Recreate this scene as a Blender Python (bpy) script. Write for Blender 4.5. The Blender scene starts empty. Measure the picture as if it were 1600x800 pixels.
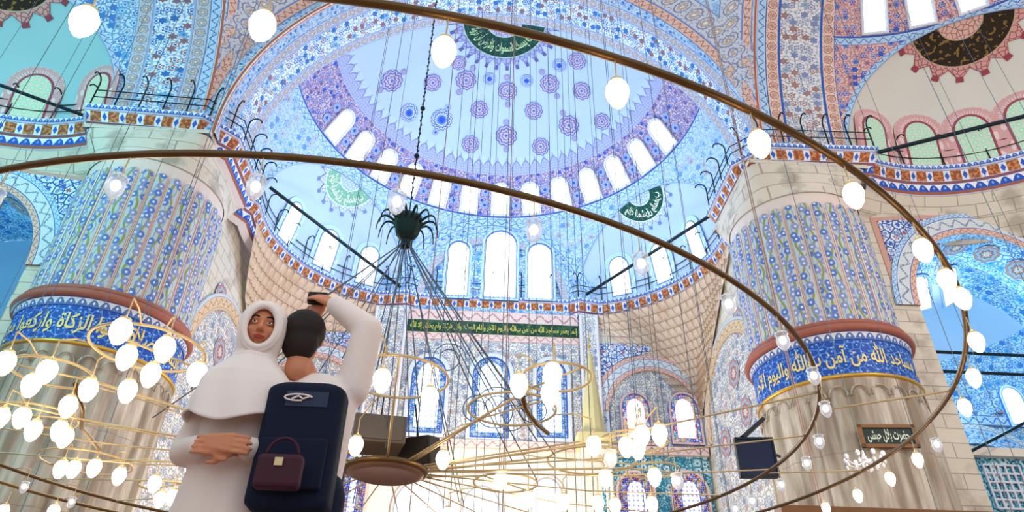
import bpy, bmesh, math, random
from math import sin, cos, pi, radians as R, sqrt, atan2
from mathutils import Vector as V, Matrix
random.seed(7)
col = bpy.context.scene.collection
# ------------------------------------------------------------------ camera, world, light
F = 1080.0
CAM = V((0, 0, .15))
def _basis():
    up = V((34.0, 1593.0, F)).normalized()
    fw = (V((0, 0, 1)) - up * up.z).normalized()
    rt = up.cross(fw); rt = rt if rt.x > 0 else -rt
    y = R(2.65)
    return (rt * cos(y) + fw * sin(y), -rt * sin(y) + fw * cos(y), up)
AX = _basis()
cd = bpy.data.cameras.new('camera'); cam = bpy.data.objects.new('camera', cd); col.objects.link(cam)
cd.sensor_width = 36; cd.lens = 36 * F / 1600; cd.clip_end = 300; cd.clip_start = .05
# columns: camera right, camera up, camera back in world axes
cam.matrix_world = Matrix(((AX[0].x, AX[0].y, -AX[0].z, CAM.x), (AX[1].x, AX[1].y, -AX[1].z, CAM.y), (AX[2].x, AX[2].y, -AX[2].z, CAM.z), (0, 0, 0, 1)))
sc = bpy.context.scene
sc.camera = cam
sc.view_settings.view_transform = 'Standard'; sc.view_settings.look = 'None'; sc.view_settings.gamma = 1
sc.view_settings.use_curve_mapping = False
sc.view_settings.exposure = 0.35
w = bpy.data.worlds.new('world'); sc.world = w; w.use_nodes = True
w.node_tree.nodes['Background'].inputs[0].default_value = (.86, .93, 1, 1)
w.node_tree.nodes['Background'].inputs[1].default_value = .85
def lamp(name, kind, loc, energy, color, size=.3, rot=None):
    l = bpy.data.lights.new(name, kind); l.energy = energy; l.color = color
    if kind == 'SUN': l.angle = size
    elif kind == 'AREA': l.size = size
    else: l.shadow_soft_size = size
    o = bpy.data.objects.new(name, l); o.location = loc; col.objects.link(o)
    if rot: o.rotation_euler = rot
    return o
lamp('daylight_in_semidome', 'POINT', (.3, 28, 24.5), 1250, (.42, .68, 1), .5)
lamp('daylight_in_exedra', 'POINT', (7.2, 30.5, 22.8), 260, (.42, .72, 1), .5)
lamp('daylight_in_exedra', 'POINT', (-6.8, 30.5, 22.8), 260, (.42, .72, 1), .5)
lamp('daylight_in_left_aisle', 'POINT', (-20, 15, 19), 900, (.15, .8, 1), .5)
lamp('daylight_in_left_vault', 'POINT', (-22, 27, 10), 900, (.05, .7, 1), .5)
lamp('daylight_in_right_vault', 'POINT', (22, 27.5, 14), 900, (.35, .78, 1), .5)
lamp('fill_lower_wall', 'POINT', (.5, 29, 7), 2600, (1, .93, .84), 1.2)  # added warm fill that lightens the lower wall and undersides
lamp('fill_right_aisle', 'POINT', (19.5, 11, 15), 1500, (1, .93, .84), .8)  # added warm lamp brightening the aisle stone and half-dome plaster
lamp('teal_fill_left_pier', 'POINT', (-19, 12, 15), 1300, (.12, .85, .9), .6)  # added green-cyan lamp that tints the left pier teal
lamp('warm_chandelier_light', 'POINT', (9, 12, 6), 500, (1, .78, .55), 1)
lamp('warm_chandelier_light', 'POINT', (-6, 12, 5), 300, (1, .78, .55), 1)

# ------------------------------------------------------------------ pixel helpers (1600x800)
def ray(px, py):
    c = V((px - 800, 400 - py, F)); return V((AX[0].dot(c), AX[1].dot(c), AX[2].dot(c))).normalized()
def onz(px, py, z): d = ray(px, py); return CAM + d * ((z - CAM.z) / d.z)
def ony(px, py, y): d = ray(px, py); return CAM + d * ((y - CAM.y) / d.y)
def onsph(px, py, c, r):
    d = ray(px, py); o = CAM - V(c); b = o.dot(d); D = b * b - (o.dot(o) - r * r)
    return CAM + d * (-b + sqrt(max(D, 0)))

# ------------------------------------------------------------------ node helpers
def hexc(h):
    def f(x): x /= 255; return x / 12.92 if x <= .04045 else ((x + .055) / 1.055) ** 2.4
    return tuple(f(int(h[i:i + 2], 16)) for i in (0, 2, 4)) + (1,)
class S:
    def __init__(s, g, k): s.g, s.k = g, k
    def _m(s, op, *a): return s.g.math(op, s, *a)
    def __add__(s, o): return s._m('ADD', o)
    def __radd__(s, o): return s._m('ADD', o)
    def __sub__(s, o): return s._m('SUBTRACT', o)
    def __rsub__(s, o): return s.g.math('SUBTRACT', o, s)
    def __mul__(s, o): return s._m('MULTIPLY', o)
    def __rmul__(s, o): return s._m('MULTIPLY', o)
    def __truediv__(s, o): return s._m('DIVIDE', o)
    def __lt__(s, o): return s._m('LESS_THAN', o)
    def __gt__(s, o): return s._m('GREATER_THAN', o)
    def __mod__(s, o): return s._m('FLOORED_MODULO', o)
    def fr(s): return s._m('FRACT')
    def ab(s): return s._m('ABSOLUTE')
    def sin(s): return s._m('SINE')
    def cos(s): return s._m('COSINE')
    def sq(s): return s._m('SQRT')
    def fl(s): return s._m('FLOOR')
    def mx(s, o): return s._m('MAXIMUM', o)
    def mn(s, o): return s._m('MINIMUM', o)
class G:
    def __init__(g, name):
        g.m = bpy.data.materials.new(name); g.m.use_nodes = True; g.t = g.m.node_tree; g.t.nodes.clear()
        g.out = g.t.nodes.new('ShaderNodeOutputMaterial')
    def link(g, inp, v):
        if isinstance(v, S): g.t.links.new(v.k, inp)
        elif isinstance(v, str): inp.default_value = hexc(v)
        else: inp.default_value = v
    def node(g, ty, ins=None, **pr):
        n = g.t.nodes.new(ty)
        for k, v in pr.items(): setattr(n, k, v)
        for k, v in (ins or {}).items(): g.link(n.inputs[k], v)
        return n
    def math(g, op, *a):
        n = g.t.nodes.new('ShaderNodeMath'); n.operation = op
        for i, v in enumerate(a): g.link(n.inputs[i], v)
        return S(g, n.outputs[0])
    def uv(g):
        n = g.node('ShaderNodeUVMap'); s = g.node('ShaderNodeSeparateXYZ'); g.t.links.new(n.outputs[0], s.inputs[0])
        return S(g, s.outputs[0]), S(g, s.outputs[1])
    def vec(g, x, y, z=0.0): return S(g, g.node('ShaderNodeCombineXYZ', {0: x, 1: y, 2: z}).outputs[0])
    def mix(g, f, a, b):
        n = g.node('ShaderNodeMix', data_type='RGBA'); g.link(n.inputs['Factor'], f)
        g.link(n.inputs[6], a); g.link(n.inputs[7], b); return S(g, n.outputs[2])
    def noise(g, v, s, d=2, dim='2D'):
        n = g.node('ShaderNodeTexNoise', {'Vector': v, 'Scale': s, 'Detail': d}, noise_dimensions=dim); return S(g, n.outputs[0])
    def vor(g, v, s, rnd=1.0, feature='F1'):
        n = g.node('ShaderNodeTexVoronoi', {'Vector': v, 'Scale': s, 'Randomness': rnd}, voronoi_dimensions='2D', feature=feature)
        d = S(g, n.outputs[0])
        if feature != 'F1': return d
        c = g.node('ShaderNodeSeparateXYZ', {0: S(g, n.outputs['Color'])}); p = g.node('ShaderNodeSeparateXYZ', {0: S(g, n.outputs['Position'])})
        return d, S(g, c.outputs[0]), S(g, c.outputs[1]), S(g, p.outputs[0]), S(g, p.outputs[1])
    def ramp(g, f, stops, interp='CONSTANT'):
        n = g.node('ShaderNodeValToRGB', {0: f}); r = n.color_ramp; r.interpolation = interp
        while len(r.elements) < len(stops): r.elements.new(.5)
        for e, (p, c) in zip(r.elements, stops): e.position = p; e.color = hexc(c)
        return S(g, n.outputs[0])
    def done(g, c, rough=.7, bump=None, bd=.03, emit=None, es=0.0, metal=0.0, alpha=None, trans=0.0):
        p = g.node('ShaderNodeBsdfPrincipled', {'Base Color': c, 'Roughness': rough, 'Metallic': metal, 'Transmission Weight': trans, 'Specular IOR Level': .25})
        if bump is not None:
            b = g.node('ShaderNodeBump', {'Height': bump, 'Distance': bd, 'Strength': 1.0}); g.t.links.new(b.outputs[0], p.inputs['Normal'])
        if emit is not None: g.link(p.inputs['Emission Color'], emit); g.link(p.inputs['Emission Strength'], es)
        if alpha is not None: g.link(p.inputs['Alpha'], alpha)
        g.t.links.new(p.outputs[0], g.out.inputs[0]); return g.m
    # painted blossoms and vines: returns a colour
    def flowers(g, u, v, s, ground, blooms, leaf, vine, rnd=.75, size=.36, leafs=.26, vw=.035):
        p = g.vec(u, v)
        e = g.vor(p, s, rnd, 'DISTANCE_TO_EDGE')
        c = g.mix(e < vw, ground, vine)
        d2, a2, b2, _, _ = g.vor(p, s * 2.3, .9)
        c = g.mix((d2 < leafs) , c, g.mix(a2 > .5, leaf, vine))
        d, a, b, x, y = g.vor(p, s, rnd)
        ang = g.math('ARCTAN2', v - y / 1.0, u - x / 1.0) if False else g.math('ARCTAN2', v * s - y * s, u * s - x * s)
        rr = size + (ang * 6.0).cos() * .07 * 1.0
        n = len(blooms); bl = g.ramp(a, [(i / n, blooms[i]) for i in range(n)])
        c = g.mix(d < rr, c, bl)
        c = g.mix(d < rr * .62, c, g.mix((b > .5), ground, bl))
        c = g.mix(d < rr * .36, c, blooms[0])
        return c
def plain(name, c, rough=.6, metal=0.0, es=0.0, ec=None, var=0.0):
    g = G(name)
    if var:
        tc = g.node('ShaderNodeTexCoord'); nz = g.noise(S(g, tc.outputs['Object']), 6.0, 3, '3D')
        k = hexc(c); dk = tuple(x * (1 - var) for x in k[:3]) + (1,)
        return g.done(g.mix(nz, dk, c), rough, metal=metal)
    return g.done(c, rough, metal=metal, emit=(ec or c) if es else None, es=es)

M = {}; W = {}
def floral(key, s, ground, blooms, leaf, vine, border=None, bw=.06, **k):
    g = G(key); u, v = g.uv(); c = g.flowers(u, v, s, ground, blooms, leaf, vine, **k); M[key] = g.done(c); return M[key]
# u in metres, v in metres everywhere
BLU, RED, CYA, NAV, WHI, TAN, PNK = '2f5fc4', 'c0604f', '3aa0d8', '1f3f9a', 'eef3fa', 'd9bd98', 'e0b0a0'
def strip(key, w, ground, kind, c1, c2, c3, line='3a62b8'):
    """a painted border strip of width w: v runs 0..w across it"""
    W[key] = w; g = G(key); u, v = g.uv(); t = v / w
    if kind == 'flower': c = g.flowers(u, v, 2.5 if w > 1 else 4.2, ground, [c1, c2, c1, c3, c2], c3, c3, vw=.03)
    elif kind == 'oval':
        p = w * 1.0; x = ((u / p).fr() - .5) * p; y = (t - .5) * w
        d = (x * x * 1.0 + y * y * 1.3).sq() / w
        c = g.mix(d < .40, ground, c1); c = g.mix(d < .33, c, ground); c = g.mix(d < .25, c, c2); c = g.mix(d < .10, c, c3)
        n = g.vor(g.vec(u, v), 9.0 / w ** .5, .9)[0]; c = g.mix(n < .22, c, c1)
    elif kind == 'scroll':
        y = (t - .5) - (u * (5.0 / w) ** 1.0).sin() * .25; c = g.mix(y.ab() < .1, ground, c1)
        n = g.vor(g.vec(u, v), 5.0 / w, .6)[0]; c = g.mix(n < .2, c, c2)
    elif kind == 'line': c = g.mix((t - .5).ab() > .3, c1, ground)
    elif kind == 'merlon':
        x = ((u / (w * 1.15)).fr() - .5).ab() * 2.0
        hgt = 1.0 - x * x * .9; c = g.mix(t < hgt * .86, ground, c1)
        c = g.mix((t - .45).ab() + x * .9 < .22, c, c2); c = g.mix(t > .93, c, c3)
    elif kind == 'console':
        x = (u / (w * 1.35)).fr(); a = (x - .5).ab()
        c = g.mix(a < .33, ground, c1)
        n = g.noise(g.vec(u * 3.0, v * 3.0), 2.2, 3); c = g.mix((n > .52) * (a < .30), c, c2)
        d = ((x % 1.0 - 1.0 + (x < .5)).ab() * 3.0 + (t - .5).ab() * 1.2); c = g.mix(d < .42, c, c3)
        ln = ((a - .33).ab() < .025).mx(t > .93).mx(t < .07); c = g.mix(ln, c, 'f2ece4')
    if kind != 'line': c = g.mix((t - .5).ab() > .455, c, line)
    M[key] = g.done(c); return M[key]
strip('red_line', .14, 'f6efe8', 'line', 'c86a50', '', '')
strip('blue_flower_band', .55, 'cfe4f6', 'flower', '3a80cc', '58a4dc', '98a4bc', line='6c98d0')
strip('oval_band', .5, 'd0d0d8', 'oval', '888ca8', 'c8b09c', 'e8e4e0', line='7c94c8')
strip('white_flower_band', 1.35, 'f0f4fb', 'flower', '3a78c4', 'a4706c', '78b0dc', line='a8bce4')
strip('oval_band_red', .5, 'ecd6c8', 'oval', 'b8655a', 'd9a888', '9aa6c8')
strip('cornice_merlon', .42, 'f0f4fb', 'merlon', '3058bc', '7fb0e8', 'a05a60')
strip('cornice_console', .55, 'dfe8f8', 'console', '9c5434', 'd08a58', '3a5fc0')
strip('cornice_top', .22, 'eef4fc', 'merlon', '3a6cc8', '9cc4ee', 'e8f0fa')
strip('pier_merlon', .3, 'dfe0e6', 'merlon', '5b78b8', 'f4f4f4', '9a6a60')
strip('scroll_red', .3, 'e3b9a8', 'scroll', 'b06a58', 'f1e2d6', '')
strip('scroll_pink', .5, 'ecccc2', 'scroll', 'c08a84', 'f4e8e0', '', line='c89890')
strip('scroll_tan', .45, 'dcc09c', 'scroll', 'b8885c', 'ecdcc4', '', line='a8907c')
strip('scroll_blue', .35, 'b8d8f2', 'scroll', '3a78c8', 'e8f4ff', '')
strip('scroll_grey', .5, 'd6dce0', 'scroll', '8498b0', 'eef0f0', 'a8b0c0')
floral('tile_red_blue', 2.6, 'e4c4c0', ['3c60c0', '6c8cd4', 'c08484'], 'c88c8c', 'c88888', size=.34, vw=.05)
floral('tile_purple', 2.6, 'ccc4dc', ['3a5cc0', '8468a0', '7870b0'], 'a87c98', '8c7098', size=.32, vw=.06)
floral('tile_blue', 2.2, 'd4e8f6', ['4a86cc', '68b0e0', '9cb8d0'], '74acd8', '6c98d0', vw=.05)
floral('tile_grey', 2.3, 'eae4da', ['8494ac', 'a4a4ac', 'c0a49a'], 'aaaeb2', 'a4a8b0', vw=.05)
floral('tile_turquoise', 2.4, '9cd0d8', ['2c7898', 'd8eef0', '2c8ca8'], '3c98a8', '1f6c90', vw=.06)
floral('pendentive_blue', 1.7, 'c2daf2', ['6c9cd4', '90c0e4', 'bcb0b8'], 'a0c4e6', 'a4c0e4', vw=.05, size=.28)
floral('arch_spandrel', 2.4, 'dfe9f4', ['3464b8', '3464b8', 'c06a58'], '4a74b8', '2f58a8', size=.25, vw=.07, leafs=.2)

def dome_plaster(key, base):
    g = G(key); u, v = g.uv(); n = g.noise(g.vec(u, v), .35, 4); k = hexc(base)
    M[key] = g.done(g.mix(n, tuple(x * .9 for x in k[:3]) + (1,), base), .8)
dome_plaster('plaster_blue', 'c2d6f2'); dome_plaster('plaster_cream', 'e4e0d6'); dome_plaster('plaster_cyan_lit', 'a8d0d4')  # the left dome's teal has the cyan light mixed into its plaster colour
def lace(key, w, ground, c1, c2):
    g = G(key); u, v = g.uv(); t = v / w     # t = 0 at the band, 1 at the tips
    x = ((u / .62).fr() - .5).ab() * 2.0
    x2 = ((u / .45).fr() - .5).ab() * 2.0
    h = (1.0 - x).mx(0.0); edge = .3 + h.sq() * .5
    inside = t < edge
    n = g.vor(g.vec(u, v), 6.0, .6, 'DISTANCE_TO_EDGE')
    c = g.mix(inside, ground, g.mix(n < .07, c1, c2)); c = g.mix((t - edge).ab() < .05, c, c2)
    c = g.mix(((t - .97 * h).ab() < .05) * (x < .15), c, c2)
    M[key] = g.done(c)
lace('lace_purple', 1.17, 'c2d6f2', 'b8c0e4', '8a8cc4')
lace('lace_red', 1.17, 'e4e0d6', 'd8a8a4', 'a85060')
lace('lace_cyan_lit', 1.17, 'a8d0d4', 'a8b0b4', '7a6c80')  # ground repeats the left plaster colour with the cyan light in it
def disc(key, stops, petals, c, ground, rim):
    """painted roundel: uv -1..1"""
    g = G(key); u, v = g.uv(); r = (u * u + v * v).sq(); a = g.math('ARCTAN2', v, u)
    wob = (a * float(petals)).cos() * .06; r2 = r + wob
    col_ = g.ramp(r2, stops)
    n = g.vor(g.vec(u, v), 5.5, .8, 'DISTANCE_TO_EDGE')
    col_ = g.mix((n < .06) * (r < .9), col_, c)
    M[key] = g.done(g.mix(r2 > .97, col_, ground))
disc('roundel_purple', [(0, '3a5cc8'), (.16, 'e8ecfa'), (.28, '8c6c9c'), (.42, 'ccd0ec'), (.58, '8468a0'), (.72, 'c4c8e8'), (.86, '64589c')], 10, '7c64a0', 'c2d6f2', '')
disc('roundel_blue', [(0, '2450c8'), (.3, '6a8ce0'), (.45, 'dce6fa'), (.62, '4a70cc'), (.75, 'e2eafa'), (.88, '3a5cb8')], 16, '3c64c0', 'c2d6f2', '')
disc('roundel_red', [(0, 'e4d4c8'), (.3, 'a86c64'), (.5, '9cc0d8'), (.7, 'c09088'), (.9, '7c94b8')], 8, 'b07870', 'dfe6ea', '')
def medallion(key, inner, dark, dark2, fringe, fr2, n=18, rim='e8f0e0'):
    g = G(key); u, v = g.uv(); r = (u * u + v * v).sq(); a = g.math('ARCTAN2', v, u)
    x = ((a * (n / (2 * pi))).fr() - .5).ab() * 2.0
    e = .78 + (1.0 - x) * .17
    ns = g.vor(g.vec(u, v), 12.0, .8, 'DISTANCE_TO_EDGE')
    c = g.mix(ns < .07, fringe, fr2); c = g.mix(r < .74, c, rim)
    nz = g.noise(g.vec(u, v), 13.0, 2); c = g.mix(r < .72, c, g.mix(nz > .62, dark, dark2))
    c = g.mix(r < .32, c, rim); c = g.mix(r < .3, c, g.mix(ns < .06, inner, fr2))
    tip = ((r - .94).ab() < .045) * (x < .3)
    al = (r < e).mx(tip)
    c = g.mix(((r - e).ab() < .014) + tip, c, fr2)
    M[key] = g.done(c, alpha=al)
medallion('medallion_dome', 'c8b8d8', '0f4038', '1c5a48', 'a8acd8', '6060a0', 30, 'b0d0b8')
medallion('medallion_green', 'c2d6f2', '0f4a40', '2c7a5c', 'd8e2f6', '7084c0', 20)
medallion('medallion_gold', 'e0b8a8', '2c1f14', '8a6a30', 'd8a098', '9c4450', 16, 'c8a890')
medallion('medallion_pale', 'c2d6f2', '7fb8a0', 'c8dcb8', 'd0dcf4', '7c88c0', 18)

def stone(key, base, joint, bw_, bh, var=.25, stain='8c8070', scal=False):
    g = G(key); u, v = g.uv()
    row = (v / bh).fl(); x = (u / bw_ + (row % 2.0) * .5); fx = x.fr(); fy = (v / bh).fr()
    j = (fx < .03).mx(fy < .05)
    if scal:
        cx = (fx - .5) * 2.0; j = ((fy - (1.0 - cx * cx * cx * cx * .5) + .04).ab() < .07).mx(fx < .06)
    n = g.noise(g.vec(x.fl() * 3.7, row * 2.3), 3.1, 0); n2 = g.noise(g.vec(u, v), .8, 5)
    k = hexc(base); c = g.mix(n, tuple(a * (1 - var) for a in k[:3]) + (1,), base)
    c = g.mix(((n2 - .52) * 4.0).mx(0.0).mn(.7), c, stain); c = g.mix(j * .75, c, joint)
    h = 1.0 - j if not scal else (1.0 - j) * (.3 + fy * .7)
    M[key] = g.done(c, .85, bump=h, bd=.04 if not scal else .12)
stone('limestone', 'e3d8c6', '948878', 1.3, .55, .12, 'a89a88')
stone('limestone_plain', 'e0d6c6', '9c9080', 2.4, .7, .08, '988c7c')
stone('muqarnas', 'ecd8c4', 'a8846c', .5, .42, .1, 'd8bca4', True)
g = G('pier_marble'); u, v = g.uv()
n = g.noise(g.vec(u * 1.0, v * .12), 2.2, 5); n2 = g.noise(g.vec(u * 3.0, v * .3 + 7.0), 1.5, 3)
c = g.mix(((n - .35) * 3.0).mx(0.0).mn(1.0), '94846f', 'dccfbd'); c = g.mix(((n2 - .5) * 3.0).mx(0.0).mn(.5), c, 'a08878')
c = g.mix(((v / 2.6).fr() < .012) * .5, c, '7c7064'); M['pier_marble'] = g.done(c, .55)
# painted ribs of the upper piers, u counts ribs, v in metres from the rib foot
RIBTOP = 5.35
g = G('pier_ribs'); u, v = g.uv(); fx = (u.fr() - .5).ab(); top = v - RIBTOP
dist = (fx * fx * .3 + (top.mx(0.0)) * (top.mx(0.0))).sq() / .55       # .5 at rib edge
fu = u.fr(); ir = u.fl()
vine = (fu - .5 - (v * 4.2 + ir * 2.2).sin() * .16).ab()
d, a, b, _, _ = g.vor(g.vec(u * .62, v * 1.0), 2.5, .7)
c = g.mix(vine < .085, 'c0cacc', '969a5c')
c = g.mix((fu - .5 + (v * 4.2 + ir * 2.2).sin() * .2).ab() < .03, c, '8c9ca8')
c = g.mix(d < .40, c, g.mix(a > .4, '5c7cc4', '8a96c4')); c = g.mix(d < .13, c, 'dfe4ee')
c = g.mix(dist > .36, c, 'a87868'); c = g.mix(dist > .385, c, 'e8e0dc'); c = g.mix(dist > .425, c, 'c08c78'); c = g.mix(dist > .465, c, 'e6d4c8')
M['pier_ribs'] = g.done(c, .6)
# glazing ---------------------------------------------------------------
def glass(key, es, dots, border, bcols, lattice=.35, wcol='f4faff', reg=0.2):
    """lit stained glass: uv in metres from the lower left of the pane; x runs 0..w stored in u, h in v; border by distance layer in 'edge' attribute"""
    g = G(key); u, v = g.uv()
    at = g.node('ShaderNodeAttribute', attribute_name='edge'); e = S(g, at.outputs['Fac'])
    d, a, b, _, _ = g.vor(g.vec(u, v), 1.0 / reg, .15)
    c = g.mix((d < .28) * dots, wcol, bcols[0])
    k = g.vor(g.vec(u, v), 2.2 / reg, .5)
    bc = g.ramp(k[1], [(i / len(bcols), bcols[i]) for i in range(len(bcols))])
    bc = g.mix(k[0] < .22, bc, 'ffffff')
    c = g.mix(e < border, c, bc)
    lead = ((e - border).ab() < .02)
    c = g.mix(lead * .8, c, bcols[0])
    st = g.math('ADD', es, 0.0); inb = e < border
    st = es - inb * (es * .72)
    M[key] = g.done('222222', .3, emit=c, es=st); return M[key]
glass('glass_white', 2.6, .35, .05, ['a8c8f0', 'd8e8fc', 'c8dcd0'], reg=.22)
glass('glass_blue', 2.2, .75, .26, ['2c6cd8', '58a8f0', 'c8e4fc', '4080e0'], reg=.3)
glass('glass_colour', 2.0, .6, .24, ['c83c7c', '3c58d0', '58b0e0', 'e8c060', 'f0f4ff'], reg=.3)
glass('glass_deep', 1.8, .8, .42, ['2838c0', '9c2c70', '3c60e8', 'e0e8ff', 'd8a040'], reg=.24)
g = G('glass_bullseye'); u, v = g.uv(); d = g.vor(g.vec(u, v), 3.2, .0)[0]
M['glass_bullseye'] = g.done('9cc0a8', .3, emit=g.mix(d < .38, 'b8a8a0', g.mix(d < .2, '6c9c84', 'a4ccb4')), es=.45)

M['gold'] = plain('gold', 'd8a848', .35, .6)
M['gilt_letter'] = plain('gilt_letter', 'f0d890', .5, .1)
M['pale_letter'] = plain('pale_letter', 'eaf2dc', .6)
M['lime_letter'] = plain('lime_letter', 'b8d8a0', .6)
M['band_blue'] = None
g = G('band_blue'); u, v = g.uv(); d = g.vor(g.vec(u, v), 3.4, .9, 'DISTANCE_TO_EDGE'); q = g.vor(g.vec(u, v), 5.0, .9)[0]
c = g.mix(d < .05, '2450ae', '5c90d8'); c = g.mix(q < .18, c, '88b8e8'); M['band_blue'] = g.done(c, .5)
M['band_green'] = None
g = G('band_green'); u, v = g.uv(); nz = g.noise(g.vec(u, v), 2.2, 3); M['band_green'] = g.done(g.mix(nz > .55, '17402c', '2f5c34'), .6)
M['wine_moulding'] = plain('wine_moulding', 'b06a58', .5, var=.25)
M['border_pink'] = plain('border_pink', 'd8a898', .7, var=.15)
M['iron'] = plain('iron', '1c2a30', .5, .5)
M['bronze'] = plain('bronze', '6e5636', .42, .7, var=.3)
M['brass'] = plain('brass', 'cdb88c', .4, .35)
M['patina'] = plain('patina', '1f3a38', .5, .5, var=.4)
M['cable'] = plain('cable', '5c6a78', .6, .3)
M['brown_cable'] = plain('brown_cable', 'a08478', .6, .2)
M['frame_stone'] = plain('frame_stone', 'e6e2ea', .7)
M['cream'] = plain('cream', 'eee4d2', .7, var=.08)
M['white_wall'] = plain('white_wall', 'f2ead8', .8, var=.06)
M['grey_board'] = plain('grey_board', '6a5e54', .6, var=.2)
M['dark_board'] = plain('dark_board', '2e2826', .6, var=.2)
M['navy_panel'] = plain('navy_panel', '101a3c', .35)
M['wood'] = plain('wood', '9a6a40', .5, var=.3)
M['gilt_cone'] = plain('gilt_cone', 'e0d098', .5, .1, var=.12)
M['lit_lamp'] = plain('lit_lamp', 'fff0d8', .3, es=9.0, ec='ffe4b8')
M['cable_plate'] = plain('cable_plate', '8c7464', .35, .6, var=.3)
g = G('clear_glass'); 
p1 = g.node('ShaderNodeBsdfTransparent', {0: (.93, .96, 1, 1)}); p2 = g.node('ShaderNodeBsdfPrincipled', {'Base Color': 'f4f8ff', 'Roughness': .12, 'Specular IOR Level': .9})
fz = g.node('ShaderNodeLayerWeight', {0: .45}); ms = g.node('ShaderNodeMixShader'); mr = g.math('ADD', S(g, fz.outputs[1]) * .7, .25)
g.link(ms.inputs[0], mr); g.t.links.new(p1.outputs[0], ms.inputs[1]); g.t.links.new(p2.outputs[0], ms.inputs[2]); g.t.links.new(ms.outputs[0], g.out.inputs[0]); M['clear_glass'] = g.m
g = G('carpet'); u, v = g.uv(); M['carpet'] = g.done(g.flowers(u, v, .8, 'b89888', ['8c3c34', '34508c', 'c8a878'], '8c5c44', '6c3430'), .95)

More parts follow.
